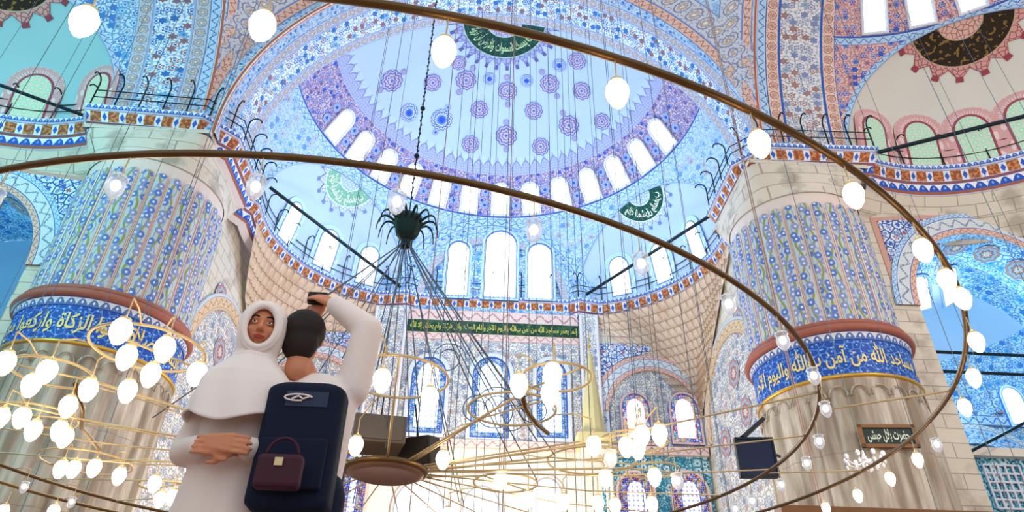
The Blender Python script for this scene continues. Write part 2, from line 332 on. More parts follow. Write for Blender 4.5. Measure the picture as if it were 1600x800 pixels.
# ------------------------------------------------------------------ mesh helpers
class MB:
    def __init__(s): s.v, s.f, s.m, s.uv, s.at = [], [], [], [], {}
    def vert(s, p): s.v.append(tuple(p)); return len(s.v) - 1
    def face(s, idx, uvs=None, m=0): s.f.append(idx); s.m.append(m); s.uv.append(uvs or [(0, 0)] * len(idx))
    def grid(s, fn, nu, nv, m=0, flip=False, skip=None):
        """fn(i/nu, j/nv) -> (point, (u,v))"""
        P = [[fn(i / nu, j / nv) for j in range(nv + 1)] for i in range(nu + 1)]
        I = [[s.vert(P[i][j][0]) for j in range(nv + 1)] for i in range(nu + 1)]
        for i in range(nu):
            for j in range(nv):
                q = [(i, j), (i + 1, j), (i + 1, j + 1), (i, j + 1)]
                if flip: q = q[::-1]
                if skip and skip(*[P[a][b][0] for a, b in q]): continue
                s.face([I[a][b] for a, b in q], [P[a][b][1] for a, b in q], m(i, j) if callable(m) else m)
    def box(s, c, d, m=0, rot=None):
        c = V(c); q = []
        for sx in (-1, 1):
            for sy in (-1, 1):
                for sz in (-1, 1):
                    o = V((sx * d[0] / 2, sy * d[1] / 2, sz * d[2] / 2)); o = rot @ o if rot else o; q.append(s.vert(c + o))
        for f in ((0, 1, 3, 2), (4, 6, 7, 5), (0, 4, 5, 1), (2, 3, 7, 6), (0, 2, 6, 4), (1, 5, 7, 3)):
            a, b = ((1, 2) if f in ((0, 1, 3, 2), (4, 6, 7, 5)) else (0, 2) if f in ((0, 4, 5, 1), (2, 3, 7, 6)) else (0, 1))
            s.face([q[i] for i in f], [(s.v[q[i]][a], s.v[q[i]][b]) for i in f], m)
    def tube(s, pts, r, n=8, m=0, closed=False, cap=True):
        pts = [V(p) for p in pts]; N = len(pts); rings = []; L = 0
        up = None
        for i, p in enumerate(pts):
            a = pts[(i - 1) % N] if (i or closed) else p; b = pts[(i + 1) % N] if (i < N - 1 or closed) else p
            t = (b - a).normalized()
            if up is None: up = V((0, 0, 1)) if abs(t.z) < .9 else V((1, 0, 0))
            x = t.cross(up); x = x.normalized() if x.length > 1e-5 else V((1, 0, 0)); y = x.cross(t).normalized(); up = y
            rr = r[i] if isinstance(r, (list, tuple)) else r
            if i: L += (p - pts[i - 1]).length
            rings.append(([s.vert(p + (x * cos(k * 2 * pi / n) + y * sin(k * 2 * pi / n)) * rr) for k in range(n)], L))
        for i in range(N if closed else N - 1):
            A, la = rings[i]; B, lb = rings[(i + 1) % N]
            for k in range(n):
                k2 = (k + 1) % n; s.face([A[k], B[k], B[k2], A[k2]], [(la, k / n), (lb, k / n), (lb, (k + 1) / n), (la, (k + 1) / n)], m)
        if cap and not closed: s.face(rings[0][0][:], None, m); s.face(rings[-1][0][::-1], None, m)
    def lathe(s, prof, c=(0, 0, 0), seg=24, m=0, a0=0, a1=2 * pi, rf=None, ur=None):
        c = V(c); L = [0]
        for i in range(1, len(prof)): L.append(L[-1] + math.dist(prof[i], prof[i - 1]))
        def fn(i, j):
            a = a0 + (a1 - a0) * i; k = min(int(round(j * (len(prof) - 1))), len(prof) - 1); r, z = prof[k]
            r2 = r + (rf(a, z) if rf else 0)
            return c + V((cos(a) * r2, sin(a) * r2, z)), ((a * (ur or max(q[0] for q in prof))), L[k])
        s.grid(fn, seg, len(prof) - 1, m)
    def ball(s, c, r, n=12, m=0, sc=(1, 1, 1)):
        c = V(c)
        s.grid(lambda i, j: (c + V((cos(2 * pi * i) * sin(pi * j) * r * sc[0], sin(2 * pi * i) * sin(pi * j) * r * sc[1], -cos(pi * j) * r * sc[2])), (i, j)), n, max(4, n // 2), m)
    def build(s, name, mats, parent=None, smooth=False, weld=False):
        me = bpy.data.meshes.new(name); me.from_pydata(s.v, [], s.f)
        for k in (mats if isinstance(mats, (list, tuple)) else [mats]): me.materials.append(M[k] if isinstance(k, str) else k)
        me.polygons.foreach_set('material_index', s.m)
        if smooth: me.polygons.foreach_set('use_smooth', [True] * len(s.f))
        ul = me.uv_layers.new(name='UVMap'); fl = []
        for u in s.uv:
            for a in u: fl += [a[0], a[1]]
        ul.data.foreach_set('uv', fl)
        for k, vals in s.at.items():
            at = me.attributes.new(k, 'FLOAT', 'POINT'); at.data.foreach_set('value', vals)
        me.update()
        if weld or smooth:
            b = bmesh.new(); b.from_mesh(me); bmesh.ops.remove_doubles(b, verts=b.verts, dist=1e-5)
            bmesh.ops.recalc_face_normals(b, faces=b.faces) if weld else None; b.to_mesh(me); b.free()
        o = bpy.data.objects.new(name, me); col.objects.link(o)
        if parent: o.parent = parent
        return o
def tag(o, label, cat, group=None, kind=None):
    o['label'] = label; o['category'] = cat
    if group: o['group'] = group
    if kind: o['kind'] = kind
    return o
def struct(o): o['kind'] = 'structure'; return o
def empty(name, loc=(0, 0, 0), rz=0):
    o = bpy.data.objects.new(name, None); o.location = loc; o.rotation_euler.z = rz; o.empty_display_size = .2; col.objects.link(o); return o
def copy_tree(o, parent=None):
    c = o.copy(); col.objects.link(c)
    if parent: c.parent = parent
    for ch in list(o.children): copy_tree(ch, c)
    return c
ORD = 'first second third fourth fifth sixth seventh eighth ninth tenth eleventh twelfth thirteenth fourteenth fifteenth sixteenth seventeenth eighteenth nineteenth twentieth'.split()
ORD += ['twenty-' + x for x in ORD[:9]] + ['thirtieth'] + ['thirty-' + x for x in ORD[:9]] + ['fortieth'] + ['forty-' + x for x in ORD[:9]]

# ------------------------------------------------------------------ arabic lettering (visual shaping)
_T = {'ا': 'FE8D FE8E', 'أ': 'FE83 FE84', 'إ': 'FE87 FE88', 'آ': 'FE81 FE82', 'ب': 'FE8F FE90 FE91 FE92', 'ت': 'FE95 FE96 FE97 FE98', 'ث': 'FE99 FE9A FE9B FE9C',
      'ج': 'FE9D FE9E FE9F FEA0', 'ح': 'FEA1 FEA2 FEA3 FEA4', 'خ': 'FEA5 FEA6 FEA7 FEA8', 'د': 'FEA9 FEAA', 'ذ': 'FEAB FEAC', 'ر': 'FEAD FEAE', 'ز': 'FEAF FEB0',
      'س': 'FEB1 FEB2 FEB3 FEB4', 'ش': 'FEB5 FEB6 FEB7 FEB8', 'ص': 'FEB9 FEBA FEBB FEBC', 'ض': 'FEBD FEBE FEBF FEC0', 'ط': 'FEC1 FEC2 FEC3 FEC4', 'ع': 'FEC9 FECA FECB FECC',
      'غ': 'FECD FECE FECF FED0', 'ف': 'FED1 FED2 FED3 FED4', 'ق': 'FED5 FED6 FED7 FED8', 'ك': 'FED9 FEDA FEDB FEDC', 'ل': 'FEDD FEDE FEDF FEE0', 'م': 'FEE1 FEE2 FEE3 FEE4',
      'ن': 'FEE5 FEE6 FEE7 FEE8', 'ه': 'FEE9 FEEA FEEB FEEC', 'و': 'FEED FEEE', 'ي': 'FEF1 FEF2 FEF3 FEF4', 'ى': 'FEEF FEF0', 'ة': 'FE93 FE94', 'ء': 'FE80'}
_T = {k: [chr(int(x, 16)) for x in v.split()] for k, v in _T.items()}
def shape_ar(s):
    s = s.replace('الله', '\ufdf2'); out = []; i = 0; join = False
    while i < len(s):
        ch = s[i]; nx = s[i + 1] if i + 1 < len(s) else ' '
        if ch == 'ل' and nx in 'اآأإ':
            out.append(chr({'ا': 0xFEFB, 'آ': 0xFEF5, 'أ': 0xFEF7, 'إ': 0xFEF9}[nx] + (1 if join else 0))); join = False; i += 2; continue
        if ch not in _T: out.append(ch); join = False; i += 1; continue
        f = _T[ch]; nj = nx in _T and len(f) == 4 and nx != 'ء'
        if join and nj: out.append(f[3])
        elif join: out.append(f[1] if len(f) > 1 else f[0])
        elif nj: out.append(f[2])
        else: out.append(f[0])
        join = nj; i += 1
    return ''.join(reversed(out))
def text_mesh(s, shape=True):
    c = bpy.data.curves.new('lettering', 'FONT'); c.body = shape_ar(s) if shape else s; c.extrude = 0; c.resolution_u = 2
    c.offset = .018
    o = bpy.data.objects.new('lettering', c); col.objects.link(o); bpy.context.view_layer.update()
    me = bpy.data.meshes.new_from_object(o.evaluated_get(bpy.context.evaluated_depsgraph_get()))
    vs = [v.co.copy() for v in me.vertices]; fs = [tuple(p.vertices) for p in me.polygons]
    bpy.data.objects.remove(o); bpy.data.curves.remove(c); bpy.data.meshes.remove(me)
    if not vs: return [], [], 1, 1
    x0 = min(v.x for v in vs); x1 = max(v.x for v in vs); y0 = min(v.y for v in vs); y1 = max(v.y for v in vs)
    return [((v.x - x0) / (x1 - x0), (v.y - y0) / (y1 - y0)) for v in vs], fs, x1 - x0, y1 - y0
def lettering(name, txt, fn, mat, parent, shape=True):
    """fn(s, t) with s, t in 0..1 -> point"""
    vs, fs, _, _ = text_mesh(txt, shape); b = MB()
    for p in vs: b.vert(fn(*p))
    for f in fs: b.face(list(f))
    o = b.build(name, mat, parent); return o

# ------------------------------------------------------------------ arches, windows
def arch_pts(w, h, n=12, point=.12):
    """outline of an arched opening from lower left, up and over, to lower right; local x -w/2..w/2, y 0..h"""
    r = w / 2; sp = h - r * (1 + point); out = [(-r, 0)]
    for i in range(n + 1):
        a = pi - pi * i / n; out.append((r * cos(a), sp + r * sin(a) * (1 + point)))
    out.append((r, 0)); return out
def frame_of(o, r, u): r = V(r).normalized(); u = V(u).normalized(); return V(o), r, u, r.cross(u).normalized()
nwin = [0]
def window(o, r, u, w_, h_, gl='glass_white', fr='frame_stone', fw=.1, fd=.18, off=.03, point=.12, ledge=False):
    """window pane + projecting surround. o = middle of the sill on the wall; normal r x u looks at the room"""
    o, r, u, n = frame_of(o, r, u); nwin[0] += 1
    P = arch_pts(w_, h_, 12, point); k = len(P); b = MB(); ed = []
    ins = [0, .1, .22, .45]
    def inner(f):    # shrink towards the centre line
        return [((x * (1 - f * 2 / w_ * (w_ / 2) / (w_ / 2))) if f < w_ / 2 else 0, f + (y * (h_ - 2 * f) / h_)) for x, y in P]
    levels = [0, .08, .16, .24, .32, w_ / 2 * .98]; levels = [l for l in levels if l < w_ / 2 * .985]; rings = []
    for l in levels:
        q = [(x * (1 - l / (w_ / 2)), l + y * (h_ - 2 * l) / h_) for x, y in P]; rings.append([b.vert(o + r * x + u * y + n * off) for x, y in q]); ed += [l] * k
        rings[-1] = (rings[-1], [(x + w_ / 2, y) for x, y in q])
    for (A, ua), (B, ub) in zip(rings, rings[1:]):
        for i in range(k): j = (i + 1) % k; b.face([A[i], A[j], B[j], B[i]], [ua[i], ua[j], ub[j], ub[i]])
    b.face(rings[-1][0][:], rings[-1][1][:]); b.at['edge'] = ed
    pane = struct(b.build('window_%d' % nwin[0], gl))
    f = MB(); A = arch_pts(w_, h_, 12, point); B = [(x * (w_ / 2 + fw) / (w_ / 2), -fw + y * (h_ + 2 * fw) / h_) for x, y in A]
    for i in range(k):
        j = (i + 1) % k
        q = [o + r * A[a][0] + u * A[a][1] for a in (i, j)]; Q = [o + r * B[a][0] + u * B[a][1] for a in (i, j)]
        I = [f.vert(p + n * d) for p, d in ((q[0], 0), (q[1], 0), (q[1], fd), (q[0], fd), (Q[0], 0), (Q[1], 0), (Q[1], fd), (Q[0], fd))]
        f.face([I[0], I[1], I[2], I[3]], [(0, 0)] * 4); f.face([I[3], I[2], I[6], I[7]], [(0, 0), (.2, 0), (.2, .1), (0, .1)]); f.face([I[4], I[7], I[6], I[5]])
    f.build('window_frame', fr, pane, weld=True); return pane
def arch_band(name, c, r, u, rads, mats, thick=.12, a0=0, a1=pi, parent=None, seg=40, ey=1.0, n_=None):
    """concentric painted arch bands standing proud of the wall. c = centre at the springing"""
    c, r, u, n = frame_of(c, r, u); b = MB()
    for k in range(len(mats)):
        ra, rb = rads[k], rads[k + 1]; th = thick
        kw = W[mats[k]] / (rb - ra) if mats[k] in W else 1
        def fn(i, j, ra=ra, rb=rb, kw=kw):
            a = a0 + (a1 - a0) * i; q = ra + (rb - ra) * j
            return c + r * (q * cos(a)) + u * (q * sin(a) * ey) + n * th, (a * (ra + rb) / 2 * kw, (rb - ra) * j * kw)
        b.grid(fn, seg, 1, k)
    for rr, k in ((rads[0], 0), (rads[-1], len(mats) - 1)):
        b.grid(lambda i, j: (c + r * (rr * cos(a0 + (a1 - a0) * i)) + u * (rr * sin(a0 + (a1 - a0) * i) * ey) + n * (thick * j), (i * rr * 3, j * thick)), seg, 1, k)
    return b.build(name, mats, parent)
def panel(name, pts, mat, th=.06, parent=None, n=None, uvo=None):
    """flat polygon plate with thickness; points in world, normal towards the room by n"""
    pts = [V(p) for p in pts]; n = V(n).normalized(); b = MB(); r = (pts[1] - pts[0]).normalized(); u = n.cross(r)
    A = [b.vert(p + n * th) for p in pts]; B = [b.vert(p - n * .02) for p in pts]; k = len(pts)
    uv = [((p - pts[0]).dot(r), (p - pts[0]).dot(u)) for p in pts]
    b.face(A, uv)
    for i in range(k): j = (i + 1) % k; b.face([A[j], A[i], B[i], B[j]], [uv[j], uv[i], uv[i], uv[j]])
    return b.build(name, mat, parent)
def band(name, p, q, h, mat, n, th=.06, parent=None):
    """horizontal strip from p to q (bottom edge), height h; v runs 0..h"""
    p, q, n = V(p), V(q), V(n).normalized(); b = MB(); L = (q - p).length; k = max(1, int(L / 2)); up = V((0, 0, h)); kw = W[mat] / h if mat in W and h < 1.2 else 1; rot = mat in W and h >= 1.2; kr = W[mat] / L if rot else 1
    b.grid(lambda i, j: (p.lerp(q, i) + up * j + n * th, ((h * j * kr, L * i * kr) if rot else (L * i * kw, h * j * kw))), k, 1)
    b.grid(lambda i, j: (p.lerp(q, i) + n * th * j, (L * i, h * .05)), k, 1)
    b.grid(lambda i, j: (p.lerp(q, i) + up + n * th * j, (L * i, h * .95)), k, 1)
    return b.build(name, mat, parent)

# ------------------------------------------------------------------ structure: floor
b = MB(); b.grid(lambda i, j: (V((-40 + 80 * i, -12 + 50 * j, 0)), (80 * i, 50 * j)), 8, 5); struct(b.build('floor', 'carpet'))

# ------------------------------------------------------------------ semidomes
ZS = 21.3; RS = 12.2
class Frame:
    def __init__(s, o, e1, e2, names, mats): s.o, s.e1, s.e2, s.names, s.mt = V(o), V(e1), V(e2), names, mats
    def p(s, u, w_, z): return s.o + s.e1 * u + s.e2 * w_ + V((0, 0, z))
    def d(s, u, w_, z=0): return s.e1 * u + s.e2 * w_ + V((0, 0, z))
FR = Frame((.45, 25.3, 0), (1, 0, 0), (0, 1, 0), 'front', dict(plaster='plaster_blue', lace='lace_purple', drum='tile_purple', pend='pendentive_blue', med='medallion_dome', exm='medallion_green'))
RT = Frame((16, 9.9, 0), (0, 1, 0), (1, 0, 0), 'right', dict(plaster='plaster_cream', lace='lace_red', drum='tile_red_blue', pend='tile_red_blue', med='medallion_gold', exm='medallion_gold'))
LF = Frame((-16.3, 9.9, 0), (0, 1, 0), (-1, 0, 0), 'left', dict(plaster='plaster_cyan_lit', lace='lace_cyan_lit', drum='tile_blue', pend='tile_blue', med='medallion_pale', exm='medallion_gold'))
EN = V((.79, .613)).normalized(); ED = 10.9; WD = 10.6
def bis(o, planes):
    b = bmesh.new(); b.from_mesh(o.data)
    for co, no in planes:
        bmesh.ops.bisect_plane(b, geom=b.verts[:] + b.edges[:] + b.faces[:], plane_co=co, plane_no=no, clear_outer=True)
    b.to_mesh(o.data); b.free()
EXG = {'front': (EN, ED, 7.5, 5.1, 50), 'right': (V((.866, .5)), 10.57, 7.3, 4.0, 62), 'left': (V((.866, .5)), 10.57, 7.3, 4.0, 62)}
def semidome(fr, az_list, full=True):
    EN, ED = EXG[fr.names][:2]
    C0 = fr.p(0, 0, ZS); TH = [(0, 15.5, 'plaster'), (15.5, 41.5, 'plaster'), (41.5, 47.0, 'lace'), (47.0, 59.5, 'drum'), (59.5, 61.5, 'rim'), (61.5, 90, 'pend')]
    b = MB(); mats = [fr.mt['plaster'], fr.mt['lace'], fr.mt['drum'], 'scroll_blue', fr.mt['pend']]; mi = {'plaster': 0, 'lace': 1, 'drum': 2, 'rim': 3, 'pend': 4}
    for t0, t1, nm in TH:
        nv = max(1, int((t1 - t0) / 1.5))
        def fn(i, j):
            th = R(t0 + (t1 - t0) * j); az = pi * i; d = fr.d(sin(th) * cos(az), sin(th) * sin(az), cos(th))
            vv = RS * R((t1 - t0) * (1 - j)); 
            return C0 + d * RS, (az * RS * (sin(R((t0 + t1) / 2)) if nm in ('lace', 'drum', 'rim') else .8), vv)
        b.grid(fn, 120, nv, mi[nm])
    o = b.build('ceiling_semidome_' + fr.names, mats, smooth=True)
    pl = [(fr.p(0, WD, 0), fr.d(0, 1))] + [(fr.p(sx * EN.x * ED, EN.y * ED, 0), fr.d(sx * EN.x, EN.y)) for sx in (-1, 1)]
    bis(o, pl); struct(o)
    for a in az_list:                                                    # the windows round the drum
        az = R(90 - a); th = R(59.0); th2 = R(49.5)
        d = lambda t: fr.d(sin(t) * cos(az), sin(t) * sin(az), cos(t))
        p, q = C0 + d(th) * (RS - .02), C0 + d(th2) * (RS - .02); tn = fr.d(sin(az), -cos(az)); u = (q - p)
        n = tn.cross(u)
        if n.dot(d(th)) > 0: tn = -tn
        window(p, tn, u, 1.05, u.length, 'glass_white', 'frame_stone', .08, .12, .06, .1)
    return o
def sph_patch(name, C0, Rr, dirv, rad, mat, parent=None, planes=(), lift=.04, seg=40, up=V((0, 0, 1))):
    dirv = V(dirv).normalized(); x = up.cross(dirv).normalized(); y = dirv.cross(x); b = MB()
    def fn(i, j):
        a = 2 * pi * i; t = rad / Rr * j; d = dirv * cos(t) + (x * cos(a) + y * sin(a)) * sin(t)
        return V(C0) + d * (Rr - lift), (cos(a) * j, sin(a) * j)
    b.grid(fn, seg, 6); o = b.build(name, mat, parent)
    if planes: bis(o, planes)
    return o
def exedra(fr, sx):
    EN, ED, rad, dd, aw = EXG[fr.names]
    """shallow corner half-dome on the diagonal; sx = side of the axis"""
    n = fr.d(sx * EN.x, EN.y); mid = fr.p(sx * EN.x * ED, EN.y * ED, ZS); C0 = mid - n * (dd + .05)
    b = MB(); t = n.cross(V((0, 0, 1)))
    def fn(i, j):
        a = -R(aw) + R(2 * aw) * i; e = R(90) * j; d = (n * cos(a) + t * sin(a)) * cos(e) + V((0, 0, sin(e)))
        return C0 + d * rad, (a * rad, e * rad)
    b.grid(fn, 50, 40); o = b.build('ceiling_exedra_' + fr.names, fr.mt['plaster'], smooth=True); bis(o, [(mid, -n)]); struct(o)
    rr = sqrt(rad * rad - dd * dd)
    # arch mouldings round the mouth
    bb = arch_band('arch_moulding', mid - n * .03, t * -sx if False else t, (0, 0, 1), [rr - .1, rr + .25, rr + .55], ['scroll_blue', 'frame_stone'] if fr is FR else ['scroll_blue', 'scroll_red'], .06, parent=o)
    return C0, rad, n, mid, o, rr
domes = {}
for fr, azs in ((FR, [2 + 11.55 * k for k in range(-6, 7)]), (RT, [79.5, 68, 56.5, 45]), (LF, [80, 68])):
    sd = semidome(fr, azs); domes[fr.names] = sd
    C0 = fr.p(0, 0, ZS)
    sph_patch('medallion', C0, RS, (0, 0, 1), 3.25, fr.mt['med'], sd, [(fr.p(0, .02, 0), -fr.e2)], up=fr.e1)
    for sx in ((-1, 1) if fr is FR else (1,)):
        c, rad, n, mid, ex, rr = exedra(fr, sx)
        apex = (mid + V((0, 0, rr)) - c).normalized()
        mm = fr.mt['exm'] if not (fr is FR and sx < 0) else 'medallion_pale'
        if fr is LF: apex = (apex)
        sph_patch('medallion', c, rad, apex, 2.3 if fr is FR else 2.9, mm, ex, [(mid, -n)])
        domes[fr.names + str(sx)] = (c, rad, n, mid, ex, rr)
# central wall inside the front semidome + painted ring arch
# ------------------------------------------------------------------ roundels on the front semidome
C0 = FR.p(0, 0, ZS); sd = domes['front']
for x, y, k, rr_ in [(612, 126, 'roundel_purple', .62), (676, 129, 'roundel_purple', .5), (639, 176, 'roundel_blue', .52), (690, 187, 'roundel_blue', .62), (728, 125, 'roundel_purple', .58), (765, 123, 'roundel_blue', .36),
                    (749, 171, 'roundel_purple', .52), (735, 225, 'roundel_purple', .52), (793, 142, 'roundel_purple', .55), (791, 212, 'roundel_purple', .62), (823, 126, 'roundel_blue', .36), (834, 173, 'roundel_purple', .52),
                    (845, 229, 'roundel_purple', .52), (859, 131, 'roundel_purple', .55), (874, 102, 'roundel_blue', .38), (889, 196, 'roundel_purple', .6), (909, 142, 'roundel_purple', .52), (902, 95, 'roundel_purple', .5),
                    (941, 190, 'roundel_purple', .48), (717, 98, 'roundel_purple', .42)]:
    p = onsph(x, y, C0, RS); rd = sph_patch('painted_roundel', C0, RS, p - C0, rr_ * 1.12, k, sd, seg=24)
    if rr_ in (.55, .58, .62, .6):                                       # pendants above and below the big ones
        dv = (p - C0).normalized(); t_ = V((0, 0, 1)).cross(dv).normalized(); u_ = dv.cross(t_)
        for s_ in (-1, 1): sph_patch('pendant', C0, RS, dv + u_ * s_ * .072, .2, k, sd, seg=10)
for k in range(-7, 7):
    az = R(90 - (2 + 11.55 * (k + .5)))
    for th in (R(52.2), R(56.2)): sph_patch('drum_boss', C0, RS, FR.d(sin(th) * cos(az), sin(th) * sin(az), cos(th)), .27, 'roundel_blue', sd, seg=16)
# lettering on the dome medallion and on the exedra medallions
def on_dome(s, t):
    a = R(205 + 130 * s) ; th = R(5.6 + 4.6 * t) if False else R(5.3 + 5.0 * (1 - t)); az = R(170 - 160 * (1 - s)) if False else R(168 - 156 * (1 - s))
    d = FR.d(sin(th) * cos(R(12 + 156 * (1 - s))), sin(th) * sin(R(12 + 156 * (1 - s))), cos(th)); return C0 + d * (RS - .07)
lettering('calligraphy', 'إن الله يمسك السموات والأرض أن تزولا', on_dome, 'lime_letter', sd)
for sx in (-1, 1):
    c, rad, n, mid, ex, rr = domes['front%d' % sx]; ap = (mid + V((0, 0, rr)) - c).normalized(); x = V((0, 0, 1)).cross(ap).normalized(); y = ap.cross(x)
    def fm(s, t):
        a = R(200 + 140 * s); q = (.42 + .27 * t) * 2.3 / rad; q = (.69 - .27 * t) * 2.3 / rad if False else (.40 + .28 * (1 - t)) * 2.3 / rad
        a = R(200 + 140 * s); d = ap * cos(q) + (x * cos(a) + y * sin(a)) * sin(q); return c + d * (rad - .08)
    def fm2(s, t): return fm(1 - s, t) if False else fm(s, t)
    lettering('calligraphy', 'ولله المشرق والمغرب', fm2, 'pale_letter', ex)

# ------------------------------------------------------------------ great arch soffits and pendentives
def great_arch(fr, y0, y1, nm, a0=-3, a1=183, mats=None, ws=None, Rr=12.15):
    mats = mats or ['red_line', 'blue_flower_band', 'oval_band', 'white_flower_band', 'oval_band']; ws = ws or [.14, .55, .5, 1.35, .5]
    k = (y1 - y0) / sum(ws); b = MB(); y = y0
    for m_, (mt_, w_) in enumerate(zip(mats, ws)):
        def fn(i, j, y=y, w_=w_):
            a = R(a0 + (a1 - a0) * i); return fr.p(Rr * cos(a), y + w_ * k * j, ZS + Rr * sin(a)), (a * Rr, w_ * j)
        b.grid(fn, 90, 2, m_); y += w_ * k
    # raised roll between the arch and the room
    b.grid(lambda i, j: (fr.p((Rr + .0 + .2 * j) * cos(R(a0 + (a1 - a0) * i)), y0, ZS + (Rr + .2 * j) * sin(R(a0 + (a1 - a0) * i))), (12 * R(a0 + (a1 - a0) * i), .14 * j)), 90, 1, 0)
    return struct(b.build('ceiling_arch_' + nm, mats, smooth=True))
great_arch(FR, -3.3, 0.02, 'front')
great_arch(RT, -3.6, 0.02, 'right', 20, 160, ['scroll_blue', 'oval_band_red', 'white_flower_red', 'oval_band_red'] if 'white_flower_red' in M else ['scroll_blue', 'oval_band_red', 'white_flower_band', 'oval_band_red'], [.35, .6, 1.9, .75]) if False else None
strip('white_flower_warm', 1.7, 'efe9ea', 'flower', '8494bc', 'b07c68', 'a0b4c4')
great_arch(RT, -3.9, 0.02, 'right', -3, 183, ['red_line', 'scroll_blue', 'oval_band_red', 'white_flower_warm', 'oval_band_red'], [.14, .35, .5, 1.7, .5])
great_arch(LF, -3.9, 0.02, 'left', -3, 183, ['red_line', 'scroll_blue', 'oval_band', 'white_flower_band', 'oval_band'], [.14, .35, .5, 1.35, .5])
struct(arch_band('ceiling_arch_face', (.45, 22.06, ZS), (1, 0, 0), (0, 0, 1), [12.15, 12.3, 12.85, 13.9], ['red_line', 'blue_flower_band', 'oval_band'], .03, R(-3), R(183), seg=80))
# pendentives: sphere through both arch edges
for sx, nm in ((1, 'right'), (-1, 'left')):
    cx = .45 if sx > 0 else .45; cy = 9.9; xe = 12.1 if sx > 0 else -12.4; ye = 22.0
    C1 = V(((xe - sx * 12.15), cy, ZS)); RP = sqrt(12.15 ** 2 + 12.1 ** 2); b = MB()
    def fn(i, j):
        az = R(20 + 50 * i) if sx > 0 else R(160 - 50 * i); e = R(90 * j); d = V((cos(e) * cos(az), cos(e) * sin(az), sin(e))); return C1 + d * RP, (RP * az * .8, RP * e)
    b.grid(fn, 40, 60); o = b.build('ceiling_pendentive_' + nm, 'pendentive_blue', smooth=True)
    bis(o, [((xe, 0, 0), (sx, 0, 0)), ((0, ye, 0), (0, 1, 0)), ((0, 0, ZS + 12), (0, 0, 1))]); struct(o)
    # borders painted along the two arch edges
    b = MB()
    for m_, (r0, r1) in enumerate(((0, .32), (.32, 1.1))):
        for side in (0, 1):
            def fb(i, j):
                a = R(2 + 84 * i); q = 12.15 + r0 + (r1 - r0) * j
                if side == 0:   # along front arch, plane y = ye: distance from the arch centre in x-z
                    xx = (xe - sx * 12.15) + sx * q * cos(a); zz = ZS + q * sin(a); yy = cy + sqrt(max(.01, RP * RP - (xx - C1.x) ** 2 - (zz - ZS) ** 2)); return V((xx, min(yy, ye) - .03, zz)), (q * a, (r1 - r0) * j)
                yy = cy + q * cos(a); zz = ZS + q * sin(a); dx = sqrt(max(.01, RP * RP - (yy - cy) ** 2 - (zz - ZS) ** 2)); return V((C1.x + sx * (dx - .03), yy, zz)), (q * a, (r1 - r0) * j)
            wm = [.3, .5][m_] / (r1 - r0); b.grid(lambda i, j: (lambda z: (z[0], (z[1][0] * wm, z[1][1] * wm)))(fb(i, j)), 60, 2, m_)
    o2 = b.build('painted_border', ['red_line' if 0 else 'scroll_red', 'oval_band'], o)
    bis(o2, [((xe, 0, 0), (sx, 0, 0)), ((0, ye, 0), (0, 1, 0))])

# ------------------------------------------------------------------ qibla wall
YW = 36.1; TOC = V((0, -1, 0)); X1, Z1 = V((1, 0, 0)), V((0, 0, 1))
def wallgrid(name, x0, x1, z0, z1, y, mat, k=10):
    b = MB(); b.grid(lambda i, j: (V((x0 + (x1 - x0) * i, y, z0 + (z1 - z0) * j)), ((x1 - x0) * i, (z1 - z0) * j)), k, k); return struct(b.build(name, mat))
wallgrid('wall_qibla', -36, 36, 0, 20.4, YW, 'limestone')
wallgrid('wall_qibla_tympanum', -6.5, 7.2, 20.4, 28.6, YW - .02, 'tile_blue')
wallgrid('wall_left', -36, -12.6, 20.3, 21, YW, 'limestone')
for k_, (p, q) in enumerate((((36, -10), (36, 36)), ((-36, -10), (-36, 36)))):
    b = MB(); b.grid(lambda i, j: (V((p[0], p[1] + (q[1] - p[1]) * i, 36 * j * .62)), (46 * i, 22 * j)), 6, 4); struct(b.build('wall_%s' % ('east', 'west')[k_], 'limestone'))
# central tympanum arch of the semidome
tw = arch_band('trim_1', (.55, YW - .1, ZS), X1, Z1, [4.15, 4.6, 4.95, 5.5, 6.0], ['oval_band', 'scroll_blue', 'blue_flower_band', 'scroll_blue'], .12); struct(tw)
sp = struct(arch_band('trim_2', (.55, YW - .05, ZS), X1, Z1, [6.0, 7.4], ['pendentive_blue'], .1))
for (xa, xb, yt, yb) in ((694, 730, 378, 464), (754, 806, 362, 467), (824, 864, 382, 468)):
    p, q = ony(xa, yb, YW - .2), ony(xb, yb, YW - .2); tp = ony((xa + xb) / 2, yt, YW - .2)
    window((p + q) / 2, X1, Z1, (q - p).x, tp.z - (p.z + q.z) / 2, 'glass_white', 'scroll_blue', .16, .16, .04, .1)
b = MB()
# God's name roundel at the right of the tympanum
def wall_disc(name, x, y, rad, mat, yy, parent=None):
    c = ony(x, y, yy); b = MB(); b.grid(lambda i, j: (c + V((cos(2 * pi * i) * rad * j, 0, sin(2 * pi * i) * rad * j)), (cos(2 * pi * i) * j, sin(2 * pi * i) * j)), 32, 3)
    b.grid(lambda i, j: (c + V((cos(2 * pi * i) * rad, j * .06, sin(2 * pi * i) * rad)), (1, 1)), 32, 1)
    return b.build(name, mat, parent), c
M['roundel_green'] = plain('roundel_green', '124a42', .6)
rd, c = wall_disc('painted_roundel', 905, 362, .48, 'roundel_green', YW - .35); rd.parent = tw
o = lettering('calligraphy', 'الله', lambda s, t: c + V(((s - .5) * .72, -.03, (t - .5) * .62)), 'pale_letter', tw)

